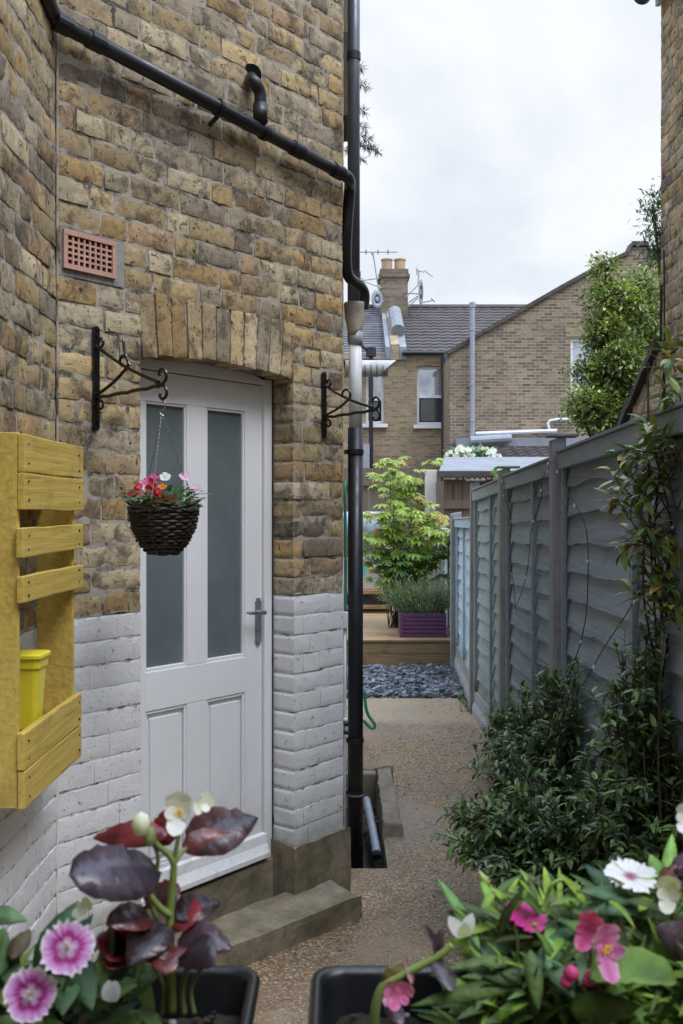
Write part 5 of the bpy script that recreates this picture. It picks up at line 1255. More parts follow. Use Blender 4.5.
# bunting
bt = thing('bunting', 'string of red, blue and yellow bunting flags by the drainpipe', 'bunting', (.3, 13.2, 1.1))
mb = MB(); p0, p1 = at(352, 560, 13.2), at(378, 578, 13.2); mb.tube([at(352, 556, 13.2), at(366, 560, 13.2), at(378, 568, 13.2)], .004, 5, 0, (.6, .6, .6)); mb.build('cord', M['cloth'], bt)
for (x, y, c) in ((360, 563, (.6, .03, .08)), (367, 560, (.05, .35, .6)), (369, 569, (.7, .5, .03)), (364, 571, (.05, .45, .45))):
    mb = MB(); p = at(x, y, 13.2); mb.prism([p + V((-.05, 0, .06)), p + V((.05, 0, .06)), p + V((.01, 0, -.07))], (0, .004, 0), 0, c); mb.build('flag', M['cloth'], bt)
# raised bed
rb_ = thing('raised_bed', 'low timber framed raised bed with dark panel at the back of the deck', 'raised bed', (.3, 13.4, .33))
xa, xb = -.4, at(392, 0, 13.3).x; zt = at(0, 590, 13.3).z; zb = at(0, 609, 13.3).z
mb = MB(); mb.box((xa, 13.28, zb), (xb, 13.34, zb + .055)); mb.box((xa, 13.28, zt - .055), (xb, 13.34, zt)); mb.box((xb - .05, 13.275, zb + .056), (xb, 13.345, zt - .056)); mb.box((xa, 13.6, zb), (xb, 13.66, zt)); mb.build('timber_frame', M['deck'], rb_, bevel=.004)
mb = MB(); mb.box((xa, 13.3, zb + .05), (xb - .05, 13.32, zt - .05)); mb.build('panel', M['greyplastic'] if False else M['black'], rb_)
mb = MB(); mb.box((xa, 13.345, zb), (xb, 13.595, zt - .03)); mb.build('soil', M['soil'], rb_)
# ------------------------------------------------------------------ deck
dk = thing('timber_deck', 'low wooden deck with plank front at the end of the slate bed', 'deck', (.6, 10.6, 0))
DXR = 1.20; DZ = 0.30
for k in range(19):
    mb = MB(); y0 = 10.55 + k * .148
    mb.box((-.6, y0 + .003, DZ - .028), (DXR + .0 + rnd(-.006, .006), y0 + .145, DZ)); mb.build('board', M['deck'], dk, bevel=.004)
for (z0, z1) in ((.15, .268), (.015, .145)):
    mb = MB(); mb.box((-.6, 10.565, z0), (DXR - .02, 10.595, z1)); mb.build('fascia_board', M['deck'], dk, bevel=.005)
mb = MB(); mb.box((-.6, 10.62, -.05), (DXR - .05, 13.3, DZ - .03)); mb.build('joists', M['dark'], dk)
# purple planter + lavender
pp = thing('purple_planter', 'purple painted slatted wooden trough standing on the deck', 'planter', (.9, 10.9, DZ))
x0, x1 = at(400, 0, 10.75).x, at(446, 0, 10.75).x; z0, z1 = DZ + .003, at(0, 613, 10.75).z
mb = MB(); ns = 6
for k in range(ns):
    za = z0 + (z1 - z0) * k / ns; zb = z0 + (z1 - z0) * (k + 1) / ns - .008
    mb.box((x0, 10.75, za), (x1, 10.772, zb)); mb.box((x0, 11.05, za), (x1, 11.072, zb)); mb.box((x0 + .001, 10.773, za), (x0 + .022, 11.049, zb)); mb.box((x1 - .022, 10.773, za), (x1 - .001, 11.049, zb))
mb.build('slats', M['purple'], pp, bevel=.003)
mb = MB()
for x in (x0 - .004, x1 - .024):
    mb.box((x, 10.738, z0), (x + .028, 10.749, z1 + .002))
mb.box((x0 + .023, 10.774, z0), (x1 - .023, 11.048, z1 - .05)); mb.build('corner_post', M['purple'], pp, bevel=.002)
lv = thing('lavender_plant', 'bushy grey green lavender filling the purple trough', 'lavender', (.87, 10.9, z1))
mb = MB(); rs = random.Random(21)
for i in range(620):
    b_ = V((rs.uniform(x0 + .04, x1 - .04), rs.uniform(10.8, 11.02), z1 - .04)); t_ = V(((b_.x - .87) * 1.15 + rs.gauss(0, .09), rs.gauss(0, .10), rs.uniform(.18, .44)))
    g_ = rs.uniform(.7, 1.3); c = (.17 * g_, .23 * g_, .11 * g_) if rs.random() < .7 else (.27 * g_, .32 * g_, .15 * g_)
    p1 = b_ + t_ * .5 + V((0, 0, .02)); p2 = b_ + t_
    mb.tube([b_, p1, p2], [.002, .0016, .0008], 3, 0, c, cap=False)
    for k in range(5):
        f = rs.uniform(.3, 1); p = b_.lerp(p2, f); mb.leaf(p, V((rs.uniform(-1, 1), rs.uniform(-1, 1), rs.uniform(.2, 1.2))), V((0, 0, 1)), rs.uniform(.025, .045), .007, c, 2, .2)
mb.build('foliage', M['leaf'], lv)

# ------------------------------------------------------------------ lime green shrub (palmate leaves)
def palmate(mb, c, outv, nrm, r, col, rs, lobes=7):
    nrm = V(nrm).normalized(); e1 = V(outv) - nrm * V(outv).dot(nrm)
    if e1.length < 1e-3: e1 = V((1, 0, 0))
    e1.normalize(); e2 = nrm.cross(e1)
    for k in range(lobes):
        a = (k - (lobes - 1) / 2) * (2.1 * math.pi / 2 / (lobes - 1) * 1.25); L_ = r * (1 - .10 * abs(k - (lobes - 1) / 2))
        d = e1 * math.cos(a) + e2 * math.sin(a)
        mb.leaf(c, d - nrm * .12, nrm, L_, r * .30, col, 3, .45, .15)
fs_ = thing('leafy_shrub', 'lime green shrub with big hand shaped leaves behind the purple trough', 'shrub', (.65, 11.7, DZ))
rs = random.Random(31); mb = MB(); tw = MB()
base = V((.62, 11.7, DZ))
for i in range(36):
    tip = V((base.x + rs.uniform(-.36, .60), 11.7 + rs.uniform(-.4, .4), rs.uniform(.75, 2.30)))
    if tip.z > 1.9: tip.x = base.x + (tip.x - base.x) * .75
    mid = base.lerp(tip, .5) + V((0, 0, .12)); st = curve([base + V((rs.uniform(-.08, .08), rs.uniform(-.08, .08), 0)), mid, tip], 5)
    tw.tube(st, [.006 - .0004 * k for k in range(len(st))], 5)
    for k in range(4, len(st)):
        f = k / len(st)
        for q in range(6 if k == len(st) - 1 else 2):
            an = rs.uniform(0, 6.28); o_ = V((math.cos(an), math.sin(an), rs.uniform(-.1, .35))); pe = st[k] + o_ * rs.uniform(.05, .14)
            new = (tip.z > 1.25 and k >= len(st) - 4) or rs.random() < .12
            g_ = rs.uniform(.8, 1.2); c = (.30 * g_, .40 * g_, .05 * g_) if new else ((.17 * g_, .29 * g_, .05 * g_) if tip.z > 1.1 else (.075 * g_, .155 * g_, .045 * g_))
            if rs.random() < .03: c = (.4, .25, .04)
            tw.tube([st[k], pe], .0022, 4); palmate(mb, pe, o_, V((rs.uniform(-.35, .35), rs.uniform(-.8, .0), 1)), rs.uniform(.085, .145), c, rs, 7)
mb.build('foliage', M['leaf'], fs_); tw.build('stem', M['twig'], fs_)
# white flowered climber beyond the shed
wf = thing('white_flowering_shrub', 'white flowered shrub showing above the grey shed roof', 'shrub', (3, 18.0, 0)); mb = MB(); fl_ = MB(); tw = MB()
rs = random.Random(77)
for i in range(420):
    x = rs.uniform(447, 498); c = at(x, 456 - 8 * math.sin((x - 440) / 58 * 3.1) * rs.random() + rs.uniform(-2, 7), 17.4 + rs.uniform(0, .8))
    if rs.random() < .36 and (453 < x < 472 or 482 < x < 498 or x < 450): fl_.leaf(c + V((0, -.08, 0)), V((rs.uniform(-1, 1), -.3, rs.uniform(-.3, 1))), V((0, -1, .4)), rs.uniform(.07, .11), .09, (.8, .8, .76), 3, .4, .1, 'round')
    else: g_ = rs.uniform(.7, 1.3); mb.leaf(c, V((rs.uniform(-1, 1), rs.uniform(-1, 1), rs.uniform(-.3, 1))), V((0, -.5, 1)), rs.uniform(.10, .16), .07, (.07 * g_, .14 * g_, .04 * g_), 3, .3)
for i in range(7): tw.tube([(2.4 + i * .06, 17.8, 0), at(455 + i * 6, 462, 17.8)], .02, 5)
mb.build('foliage', M['leaf'], wf); fl_.build('flowers', M['petal'], wf); tw.build('stem', M['twig'], wf)
ivy = thing('ivy_clump', 'small bright green climber on the edge of the shed', 'climber', at(504, 478, 13.9)); mb = MB()
for i in range(70):
    c = at(rs.uniform(493, 513), rs.uniform(470, 484), 13.9 + rs.uniform(0, .2)); g_ = rs.uniform(.7, 1.3); mb.leaf(c, V((rs.uniform(-1, 1), -.4, rs.uniform(-1, 1))), V((0, -1, .5)), .06, .05, (.13 * g_, .24 * g_, .04 * g_), 3)
mb.build('foliage', M['leaf'], ivy)

# ------------------------------------------------------------------ trees
def tree(name, label, base, trunk_top, blobs, nleaf, leafL, leafW, cols, seed, twigs=60):
    rs = random.Random(seed); t = thing(name, label, 'tree', base); tr = MB(); cr = MB()
    base = V(base); tt = V(trunk_top)
    tr.tube(curve([base, base.lerp(tt, .5) + V((rs.uniform(-.08, .08), 0, 0)), tt], 6), [.09 - .005 * k for k in range(13)], 8)
    tot = sum(b[3] ** 2 for b in blobs)
    for (bx, by, bz, br) in blobs:
        c = V((bx, by, bz)); s_ = base.lerp(tt, rs.uniform(.4, 1)); tr.tube(curve([s_, s_.lerp(c, .5) + V((0, 0, .08)), c], 4), [.03 - .0027 * k for k in range(9)], 6)
        nn = int(nleaf * br ** 2 / tot); ncl = max(6, nn // 14)
        for k in range(ncl):
            d = V((rs.gauss(0, 1), rs.gauss(0, 1), rs.gauss(0, 1))).normalized(); cc = c + V((d.x, d.y, d.z * .85)) * br * rs.uniform(.35, 1.12)
            tr.tube([c.lerp(cc, .1), c.lerp(cc, .6) + V((0, 0, .02)), cc], [.008, .005, .002], 4, cap=False)
            col = rs.choice(cols); g0 = rs.uniform(.75, 1.25)
            for q in range(14):
                dd = (d + V((rs.uniform(-1, 1), rs.uniform(-1, 1), rs.uniform(-.7, 1)))).normalized(); g_ = g0 * rs.uniform(.8, 1.2)
                cr.leaf(cc + V((rs.gauss(0, 1), rs.gauss(0, 1), rs.gauss(0, .8))) * leafL * .9, dd, V((rs.uniform(-.4, .4), rs.uniform(-.4, .4), 1)), leafL * rs.uniform(.7, 1.2), leafW * rs.uniform(.8, 1.2), tuple(c_ * g_ for c_ in col), 2, .4, .2)
    tr.build('trunk', M['bark'], t, smooth=True); cr.build('crown', M['leaf'], t)
    return t
def B(x, y, Y, rpx): p = at(x, y, Y); return (p.x, p.y, p.z, rpx / F * Y)
tree('evergreen_tree', 'bushy bright green evergreen tree beside the gable wall', (2.45, 9.4, -.1), at(618, 330, 9.4),
     [B(612, 300, 9.4, 24), B(636, 320, 9.6, 30), B(616, 345, 9.3, 24), B(608, 376, 9.2, 20), B(625, 390, 9.4, 34), B(590, 408, 9.1, 22), B(640, 290, 9.8, 20), B(650, 350, 9.6, 28), B(605, 418, 9.3, 22), B(640, 430, 9.4, 30), B(606, 270, 9.4, 12), B(602, 332, 9.3, 20), B(588, 372, 9.25, 15), B(578, 410, 9.2, 12), B(622, 360, 9.1, 20)],
     21000, .062, .026, [(.15, .20, .08), (.21, .27, .10), (.29, .35, .12), (.10, .135, .06), (.40, .46, .15)], 5)
tree('slender_tree', 'feathery small tree tip beside the neighbour house corner', (3.9, 12.2, -.1), at(662, 260, 12.2),
     [B(654, 212, 12.2, 11), B(660, 235, 12.2, 12), B(653, 250, 12.2, 9), B(668, 205, 12.2, 14), B(670, 260, 12.2, 16)], 1500, .10, .022, [(.05, .09, .04), (.07, .11, .05)], 6)
# conifer behind the house corner
cf = thing('cedar_tree', 'dark cedar branch tips showing past the downpipe', 'tree', (-.9, 20, 0)); mb = MB(); tw = MB(); rs = random.Random(12)
tw.tube([(-.9, 20, 0), (-.85, 20, 12)], [.22, .06], 8)
for (x, y, ex) in ((372, 148, 28), (378, 152, 34), (366, 128, 20), (367, 88, 15), (370, 140, 26), (364, 160, 20), (362, 68, 10), (365, 112, 12)):
    tip = at(x, y, 20); st = curve([V((-.9, 20, tip.z + .5)), V((-.9, 20, tip.z + .5)).lerp(tip, .6) + V((0, 0, .05)), tip], 5); tw.tube(st, [.014 - .0011 * k for k in range(len(st))], 5)
    for k in range(260):
        f = rs.uniform(.15, 1.0); i_ = min(len(st) - 2, int(f * (len(st) - 1))); p = st[i_].lerp(st[i_ + 1], rs.random()) ; mb.leaf(p, V((rs.uniform(-.2, 1), rs.uniform(-.6, .6), rs.uniform(-.7, .5))), V((0, 0, 1)), rs.uniform(.08, .2), .016, (.035, .055, .04), 2, .3)
mb.build('crown', M['leaf'], cf); tw.build('trunk', M['bark'], cf)

# ------------------------------------------------------------------ shrubs and climber along the fence
def _unused(): pass
def leafy_stems(mb, tw, rs, base, tip, nl, LL, LW, cols, sag=.12, droop=.5, r0=.006, start=.25):
    mid = V(base).lerp(V(tip), .55) + V((rs.uniform(-.04, .04), rs.uniform(-.05, .05), sag)); st = curve([base, mid, tip], 7)
    tw.tube(st, [r0 * (1 - .85 * k / (len(st) - 1)) for k in range(len(st))], 5, cap=False)
    n = len(st) - 1
    for k in range(nl):
        f = start + (1 - start) * (k + rs.random()) / nl; x = f * n; i_ = min(n - 1, int(x)); p = st[i_].lerp(st[i_ + 1], x - i_)
        d = (st[i_ + 1] - st[i_]).normalized(); a = k * 2.4 + rs.uniform(-.4, .4)
        e1 = d.cross(V((0, 0, 1))); e1 = e1.normalized() if e1.length > .05 else V((1, 0, 0)); e2 = d.cross(e1)
        o_ = e1 * math.cos(a) + e2 * math.sin(a)
        g_ = rs.uniform(.75, 1.25); c = rs.choice(cols); 
        if f > .9 and rs.random() < .5: c = cols[-1]
        mb.leaf(p, o_ * .8 + d * .75 + V((0, 0, -.12)), V((0, 0, 1)) + d * .3, LL * rs.uniform(.6, 1.15), LW * rs.uniform(.75, 1.2), tuple(q * g_ for q in c), 4, droop * rs.uniform(.5, 1.6), .22)
DG = [(.058, .105, .036), (.072, .13, .042), (.09, .16, .05), (.045, .08, .033), (.17, .26, .07)]
def shrub(label, cat_grp, bx, by, spec, seed, nl, LL=.062, LW=.0185, cols=DG, sag=.1):
    rs = random.Random(seed); t = thing('fence_shrub', label, 'shrub', (bx, by, 0), cat_grp); mb = MB(); tw = MB()
    for (x, y, Y, n, jit) in spec:
        for q in range(int(n * 1.1)):
            tip = at(x + rs.gauss(0, jit), y + rs.gauss(0, jit), Y + rs.uniform(-.12, .12)); tip.x = min(tip.x, 1.055); tip.z = max(.03, tip.z)
            base = V((bx + rs.uniform(-.1, .1), by + rs.uniform(-.22, .22), 0.0)); leafy_stems(mb, tw, rs, base, tip, nl, LL, LW, cols, sag, .5, .006, .08)
            # side shoot
            m_ = base.lerp(tip, rs.uniform(.5, .75)) + V((0, 0, sag * .8)); leafy_stems(mb, tw, rs, m_, m_ + V((rs.uniform(-.20, .1), rs.uniform(-.20, .20), rs.uniform(-.10, .12))), nl // 2, LL * .9, LW, cols, .02, .5, .003, .1)
    mb.build('foliage', M['leafgloss'], t); tw.build('stem', M['twig'], t)
GR = 'dark green shrubs along the fence'
shrub('low far evergreen shrub at the path edge by the second fence post', GR, 1.06, 6.1, [(497, 716, 6.6, 8, 5), (508, 734, 6.3, 9, 7), (520, 745, 6.0, 10, 8), (530, 768, 5.6, 10, 8), (520, 722, 6.2, 5, 6), (497, 768, 6.1, 5, 5), (508, 790, 5.7, 6, 7), (492, 745, 6.3, 4, 5), (505, 765, 5.9, 6, 7)], 1, 20, .058, .018)
shrub('upright dark evergreen shrub against the tall fence post', GR, 1.02, 4.9, [(545, 684, 5.2, 8, 7), (524, 690, 5.4, 5, 6), (505, 702, 5.6, 4, 5), (566, 672, 5.0, 8, 9), (590, 680, 4.8, 8, 11), (612, 670, 4.5, 6, 10), (610, 705, 4.5, 7, 12), (540, 760, 5.0, 12, 12), (560, 740, 4.9, 12, 12), (575, 790, 4.6, 14, 14), (600, 720, 4.6, 9, 10), (527, 700, 5.4, 4, 5), (545, 800, 4.5, 10, 14)], 2, 26)
shrub('sprawling dark evergreen shrub leaning over the path on thin branches', GR, 1.0, 3.9, [(452, 806, 4.0, 4, 5), (470, 812, 3.95, 5, 8), (458, 848, 3.9, 4, 6), (470, 830, 3.9, 5, 8), (490, 800, 4.1, 5, 8), (450, 812, 4.0, 3, 6), (485, 772, 4.3, 4, 8), (508, 758, 4.4, 5, 9), (462, 862, 3.8, 4, 8), (448, 838, 3.9, 3, 6), (485, 868, 3.8, 5, 8), (500, 820, 4.0, 9, 9), (520, 800, 4.1, 9, 10), (525, 850, 3.9, 10, 12), (550, 830, 3.9, 12, 16), (570, 870, 3.8, 14, 18), (600, 830, 3.8, 14, 18), (620, 780, 3.8, 12, 16), (600, 890, 3.6, 12, 18)], 3, 28)
shrub('tall dark glossy shrub at the right edge of the fence', GR, 1.04, 3.35, [(622, 640, 3.6, 4, 8), (648, 625, 3.45, 5, 10), (600, 760, 3.8, 8, 14), (645, 665, 3.5, 6, 9), (665, 660, 3.4, 8, 10), (625, 690, 3.6, 8, 9), (650, 720, 3.4, 16, 14), (670, 780, 3.3, 16, 16), (640, 800, 3.3, 16, 18), (665, 850, 3.2, 16, 16), (680, 720, 3.3, 12, 12), (640, 880, 3.1, 10, 16), (678, 610, 3.35, 5, 8), (655, 660, 3.45, 7, 12), (630, 665, 3.5, 4, 8), (610, 700, 3.6, 6, 9), (620, 730, 3.6, 8, 12)], 4, 28, .056, .017)
# climber
cl = thing('climbing_plant', 'climbing plant with pointed leaves and bare stems over the near fence', 'climber', (1.05, 3.5, 0)); rs = random.Random(51); mb = MB(); tw = MB()
LC = [(.13, .21, .05), (.18, .27, .06), (.10, .17, .045), (.24, .31, .07), (.30, .22, .06)]
for (x, y, n, jit) in ((676, 360, 3, 6), (668, 395, 4, 8), (650, 425, 5, 8), (640, 452, 5, 9), (622, 452, 3, 6), (632, 490, 4, 8), (660, 470, 6, 10), (612, 505, 3, 5), (640, 530, 6, 10), (625, 545, 4, 7), (665, 530, 6, 10), (650, 580, 7, 10), (675, 590, 6, 8), (630, 590, 3, 6), (678, 430, 5, 6), (614, 470, 2, 5), (680, 345, 2, 4)):
    for q in range(max(1, int(n * 1.15))):
        Y = rs.uniform(3.2, 3.45); tip = at(x + rs.gauss(0, jit), y + rs.gauss(0, jit), Y); s_ = at(x + rs.uniform(15, 50), y + rs.uniform(0, 50), Y)
        leafy_stems(mb, tw, rs, V((min(s_.x, 1.09), s_.y, s_.z)), tip, 6, .082, .027, LC, .02, .7, .0035, .2)
for i in range(4):
    a_ = at(rs.uniform(650, 683), rs.uniform(620, 700), 3.4); b_ = at(rs.uniform(640, 690), rs.uniform(340, 560), 3.35)
    m_ = a_.lerp(b_, .5) + V((rs.uniform(-.06, .06), 0, rs.uniform(-.05, .05))); tw.tube(curve([a_, m_, b_], 7), .0035, 5)
for i in range(3):
    a_ = at(rs.uniform(630, 650), rs.uniform(480, 560), 3.5); b_ = at(690, rs.uniform(430, 560), 3.2); m_ = a_.lerp(b_, .5) + V((0, 0, rs.uniform(-.08, .08))); tw.tube(curve([a_, m_, b_], 7), .003, 5)
mb.build('foliage', M['leafgloss'], cl); tw.build('stem', M['twig'], cl)
mb = MB(); rs = random.Random(71)
for i in range(420):
    if rs.random() < .55: y = rs.uniform(2.4, 8.6); x = 1.0 - abs(rs.gauss(0, .16)) - (0.12 if y < 4 else 0)
    elif rs.random() < .5: y = rs.uniform(4.2, 8.6); x = .34 + abs(rs.gauss(0, .10)) if y < 6.1 else .03 + abs(rs.gauss(0, .06))
    else: y = rs.uniform(2.2, 8.8); x = rs.uniform(-.2, 1.0)
    if PIT[0] - .02 < x < .32 and PIT[2] - .02 < y < 6.1: continue
    z = path_z(x, y) + .002; k = rs.random()
    if k < .55: mb.leaf((x, y, z), V((rs.uniform(-1, 1), rs.uniform(-1, 1), .05)), V((0, 0, 1)), rs.uniform(.010, .030), rs.uniform(.005, .012), rs.choice([(.10, .06, .025), (.16, .10, .035), (.06, .045, .025), (.05, .08, .025), (.30, .12, .16)]), 3, .5)
    else: r = rs.uniform(.003, .008); g_ = rs.uniform(.08, .4); mb.lathe((x, y, z), [(.0002, 0), (r, .1 * r), (r * .8, r * .6), (.0002, r * .8)], 6, 0, (g_, g_ * .85, g_ * .7))
lt = mb.build('leaf_litter', M['leaf']); tag(lt, 'scattered leaf litter and grit lying along the path edges', 'leaf litter', kind='stuff')
# weeds by slate
wd_ = thing('weed_clump', 'low green weeds growing between slate chippings and fence', 'weeds', (1.1, 9.2, 0)); mb = MB(); rs = random.Random(61)
for i in range(260):
    y = rs.uniform(8.2, 10.0); x = 1.10 - abs(rs.gauss(0, .05)) + (y - 8.2) * .05; g_ = rs.uniform(.7, 1.3)
    mb.leaf((x, y, .01), V((rs.uniform(-1, .6), rs.uniform(-1, 1), rs.uniform(.4, 1.3))), V((0, 0, 1)), rs.uniform(.03, .08), .014, (.07 * g_, .12 * g_, .035 * g_), 3, .6)
mb.build('foliage', M['leaf'], wd_)

# ------------------------------------------------------------------ window ledge with planters (foreground)
ld = thing('window_ledge', 'brick window wall with stone sill carrying the black troughs', 'window ledge', (0, .7, 0))
mb = MB(); mb.box((-.90, .42, -.02), (1.1, .84, 1.06)); mb.build('wall', M['sidebrick'], ld)
mb = MB(); mb.box((-.90, .40, 1.062), (1.1, .97, 1.135)); mb.build('sill', M['kerb'], ld, bevel=.008)
RZ = H - .455 * .95; 
def trough(x0, x1, label):
    t = thing('trough_planter', label, 'planter', ((x0 + x1) / 2, .83, 1.137), 'black plastic trough planters on the sill')
    y0, y1 = .70, .952; z0 = 1.138
    def ring(inset, z, rad=.022, n=6):
        out = []; a0, a1, b0, b1 = x0 + inset, x1 - inset, y0 + inset, y1 - inset
        for (cx, cy, s_) in ((a1 - rad, b1 - rad, 0), (a0 + rad, b1 - rad, 1), (a0 + rad, b0 + rad, 2), (a1 - rad, b0 + rad, 3)):
            for k in range(n + 1): an = s_ * math.pi / 2 + k * math.pi / 2 / n; out.append((cx + rad * math.cos(an), cy + rad * math.sin(an), z))
        return out
    mb = MB(); rings = [ring(.026, z0), ring(.012, RZ - .024), ring(.010, RZ - .02), ring(0.002, RZ - .018), ring(0, RZ - .006), ring(.003, RZ), ring(.009, RZ), ring(.012, RZ - .006), ring(.016, RZ - .05), ring(.028, z0 + .01)]
    N = len(rings[0]); vs = [p for r in rings for p in r]; fs = [tuple(range(N))]
    for q in range(len(rings) - 1): fs += [(q * N + k, q * N + (k + 1) % N, (q + 1) * N + (k + 1) % N, (q + 1) * N + k) for k in range(N)]
    fs.append(tuple((len(rings) - 1) * N + k for k in range(N)))
    mb.add(vs, fs); mb.build('trough', M['troughplastic'], t, smooth=True)
    mb = MB(); nxs, nys = 60, 26; vs = []; fs = []
    for j in range(nys + 1):
        for i in range(nxs + 1):
            x = x0 + .018 + (x1 - x0 - .036) * i / nxs; y = y0 + .018 + (y1 - y0 - .036) * j / nys; vs.append((x, y, RZ - .042 + .010 * nz3(x * 30, y * 30, 1) + .006 * nz3(x * 90, y * 90, 2)))
    for j in range(nys):
        for i in range(nxs): q = j * (nxs + 1) + i; fs.append((q, q + 1, q + nxs + 2, q + nxs + 1))
    mb.add(vs, fs)
    rs = random.Random(int(x0 * 100))
    for i in range(420):
        x = rs.uniform(x0 + .03, x1 - .03); y = rs.uniform(y0 + .03, y1 - .025); r = rs.uniform(.002, .006); c = V((x, y, RZ - .036 + rs.uniform(0, .004)))
        vs = [c + V((rs.uniform(.5, 1) * sx_, rs.uniform(.5, 1) * sy_, rs.uniform(.4, 1) * sz_)) * r for sz_ in (-1, 1) for sx_, sy_ in ((-1, -1), (1, -1), (1, 1), (-1, 1))]
        mb.hexa(vs)
    mb.build('compost', M['soil'], t)
    mb = MB()
    for i in range(40):
        x = rs.uniform(x0 + .03, x1 - .03); y = rs.uniform(y0 + .05, y1 - .025); r = rs.uniform(.002, .007) ; c = V((x, y, RZ - .034)); g_ = rs.uniform(.06, .28)
        mb.lathe(c, [(.0001, -r * .5), (r * .9, -r * .3), (r, .0), (r * .8, r * .4), (.0001, r * .6)], 8, 0, (g_, g_ * .85, g_ * .75))
    mb.build('grit', M['slatechip'], t, smooth=True, kind='stuff')
    return t
trough(-.66, -.0755, 'black plastic trough at the left with pink and dark leaved flowers')
trough(-.029, .60, 'black plastic trough at the right full of mixed bedding flowers')
GB = (.10, .19, .045)
def fg(x, y, Y=.85): return at(x, y, Y)
def stemmed(root, pts, r=.003, col=GB, name='stem'):
    mb = MB(); c = curve(pts, 6); rr = r if hasattr(r, '__len__') else [r * (1 - .3 * k / (len(c) - 1)) for k in range(len(c))]; mb.tube(c, rr, 8, 0, col); return mb.build(name, M['stem'], root, smooth=True)
def bigleaf(root, b, t, width, nrm, col, edge=None, shape='oval', bend=.5, fold=.2, mat='begonialeaf', label=None):
    b, t = V(b), V(t); d = t - b; mb = MB()
    d2 = Quaternion(d.cross(V(nrm)).normalized() if d.cross(V(nrm)).length > 1e-6 else V((1, 0, 0)), 0) @ d
    mb.leaf(b, d2 + V(nrm).normalized() * d.length * bend * .5, nrm, d.length * 1.02, width, tuple(c_ * 1.45 for c_ in col) if mat == 'fgleaf' else col, 14, bend, fold, shape, 0, edge or (col if mat == 'fgleaf' else None), .05); o = mb.build('leaf', M[mat], root, smooth=True, solid=.0008)
    if label: o['label'] = label
    return o
DK, DKE = (.020, .012, .017), (.028, .014, .017); RDL = (.11, .016, .018)
# dark begonia in left trough
bg_ = thing('begonia_plant', 'dark leaved begonia with white flowers standing tall in the left trough', 'begonia', fg(172, 1015, .83))
stemmed(bg_, [fg(172, 1012, .83), fg(171, 960, .83), fg(170, 915, .83), fg(173, 880, .83), fg(174, 862, .83)], .0040, (.16, .22, .05))
stemmed(bg_, [fg(174, 862, .83), fg(168, 854, .83), fg(158, 846, .83), fg(150, 836, .83)], .0034, (.2, .26, .06))
stemmed(bg_, [fg(174, 862, .83), fg(177, 845, .83), fg(180, 826, .83)], .0022, (.18, .25, .05)); stemmed(bg_, [fg(174, 862, .83), fg(182, 852, .84), fg(188, 846, .85)], .0026, (.2, .2, .06))
stemmed(bg_, [fg(160, 930, .83), fg(152, 900, .83), fg(158, 860, .83), fg(152, 842, .83)], .0022, (.14, .2, .05)); stemmed(bg_, [fg(170, 915, .83), fg(160, 908, .82), fg(148, 893, .81)], .0036, (.2, .26, .08))
for (dx, r_, tx) in ((-10, .0026, -26), (12, .003, 22), (22, .0024, 44)): stemmed(bg_, [fg(172 + dx, 1014, .83), fg(172 + dx * .9, 985, .83), fg(172 + tx, 950, .82)], r_, (.13, .16, .05))
up_ = V((0, -.45, 1))
bigleaf(bg_, fg(186, 847, .85), fg(257, 818, .88), .050, V((-.5, -1, .9)), DK, (.06, .022, .022), 'lance', .35, .12, label='large dark leaf lifted to the right')
bigleaf(bg_, fg(182, 846, .845), fg(232, 838, .86), .022, V((0, -1, .4)), (.16, .05, .045), None, 'oval', .3, .1)
bigleaf(bg_, fg(168, 836, .84), fg(94, 838, .86), .024, V((.2, -1, .9)), RDL, (.2, .03, .03), 'lance', .4, .15, label='red backed leaf pointing left')
bigleaf(bg_, fg(160, 846, .84), fg(174, 808, .85), .026, V((-.5, -1, .2)), (.16, .018, .02), None, 'oval', .2, .1)
bigleaf(bg_, fg(160, 872, .83), fg(72, 873, .78), .052, V((0.1, -.75, .9)), (.034, .026, .04), (.045, .03, .04), 'round', .35, -.08, label='broad glossy dark leaf on the left')
bigleaf(bg_, fg(150, 918, .82), fg(108, 922, .79), .028, V((0, -.8, 1)), DK, RDL, 'oval', .5, .2); bigleaf(bg_, fg(166, 925, .82), fg(128, 966, .78), .036, V((0, -.7, 1)), DK, DKE, 'lance', .5, .2)
bigleaf(bg_, fg(175, 920, .83), fg(220, 903, .86), .030, V((0, -.6, 1)), DK, DKE, 'lance', .6, .25); bigleaf(bg_, fg(178, 940, .82), fg(232, 948, .81), .032, V((0, -.8, 1)), DK, (.06, .03, .04), 'lance', .6, .2)
bigleaf(bg_, fg(184, 932, .82), fg(190, 900, .85), .03, V((-.4, -1, .5)), (.14, .016, .022), None, 'oval', .3, .15); bigleaf(bg_, fg(168, 942, .81), fg(148, 962, .79), .024, V((.2, -.8, 1)), (.08, .025, .025), RDL, 'oval', .5, .2)
bigleaf(bg_, fg(172, 948, .81), fg(166, 972, .78), .032, V((0, -1, .9)), (.09, .03, .028), (.12, .03, .03), 'oval', .5, .2); bigleaf(bg_, fg(188, 948, .8), fg(212, 962, .77), .03, V((0, -1, .9)), DK, None, 'oval', .5, .2)
bigleaf(bg_, fg(176, 905, .84), fg(150, 890, .87), .03, V((0, -.8, .8)), DK, RDL, 'oval', .4, .2)
for k in range(7):
    mb = MB(); c = fg(108 + rnd(-9, 10), 945 + rnd(-16, 16), .82); 
for (x, y) in ((104, 940), (112, 952), (118, 936), (110, 963)): bigleaf(bg_, fg(128, 950, .84), fg(x, y, .8), .022, V((0, -1, .7)), (.14, .012, .022), None, 'round', .4, .15)
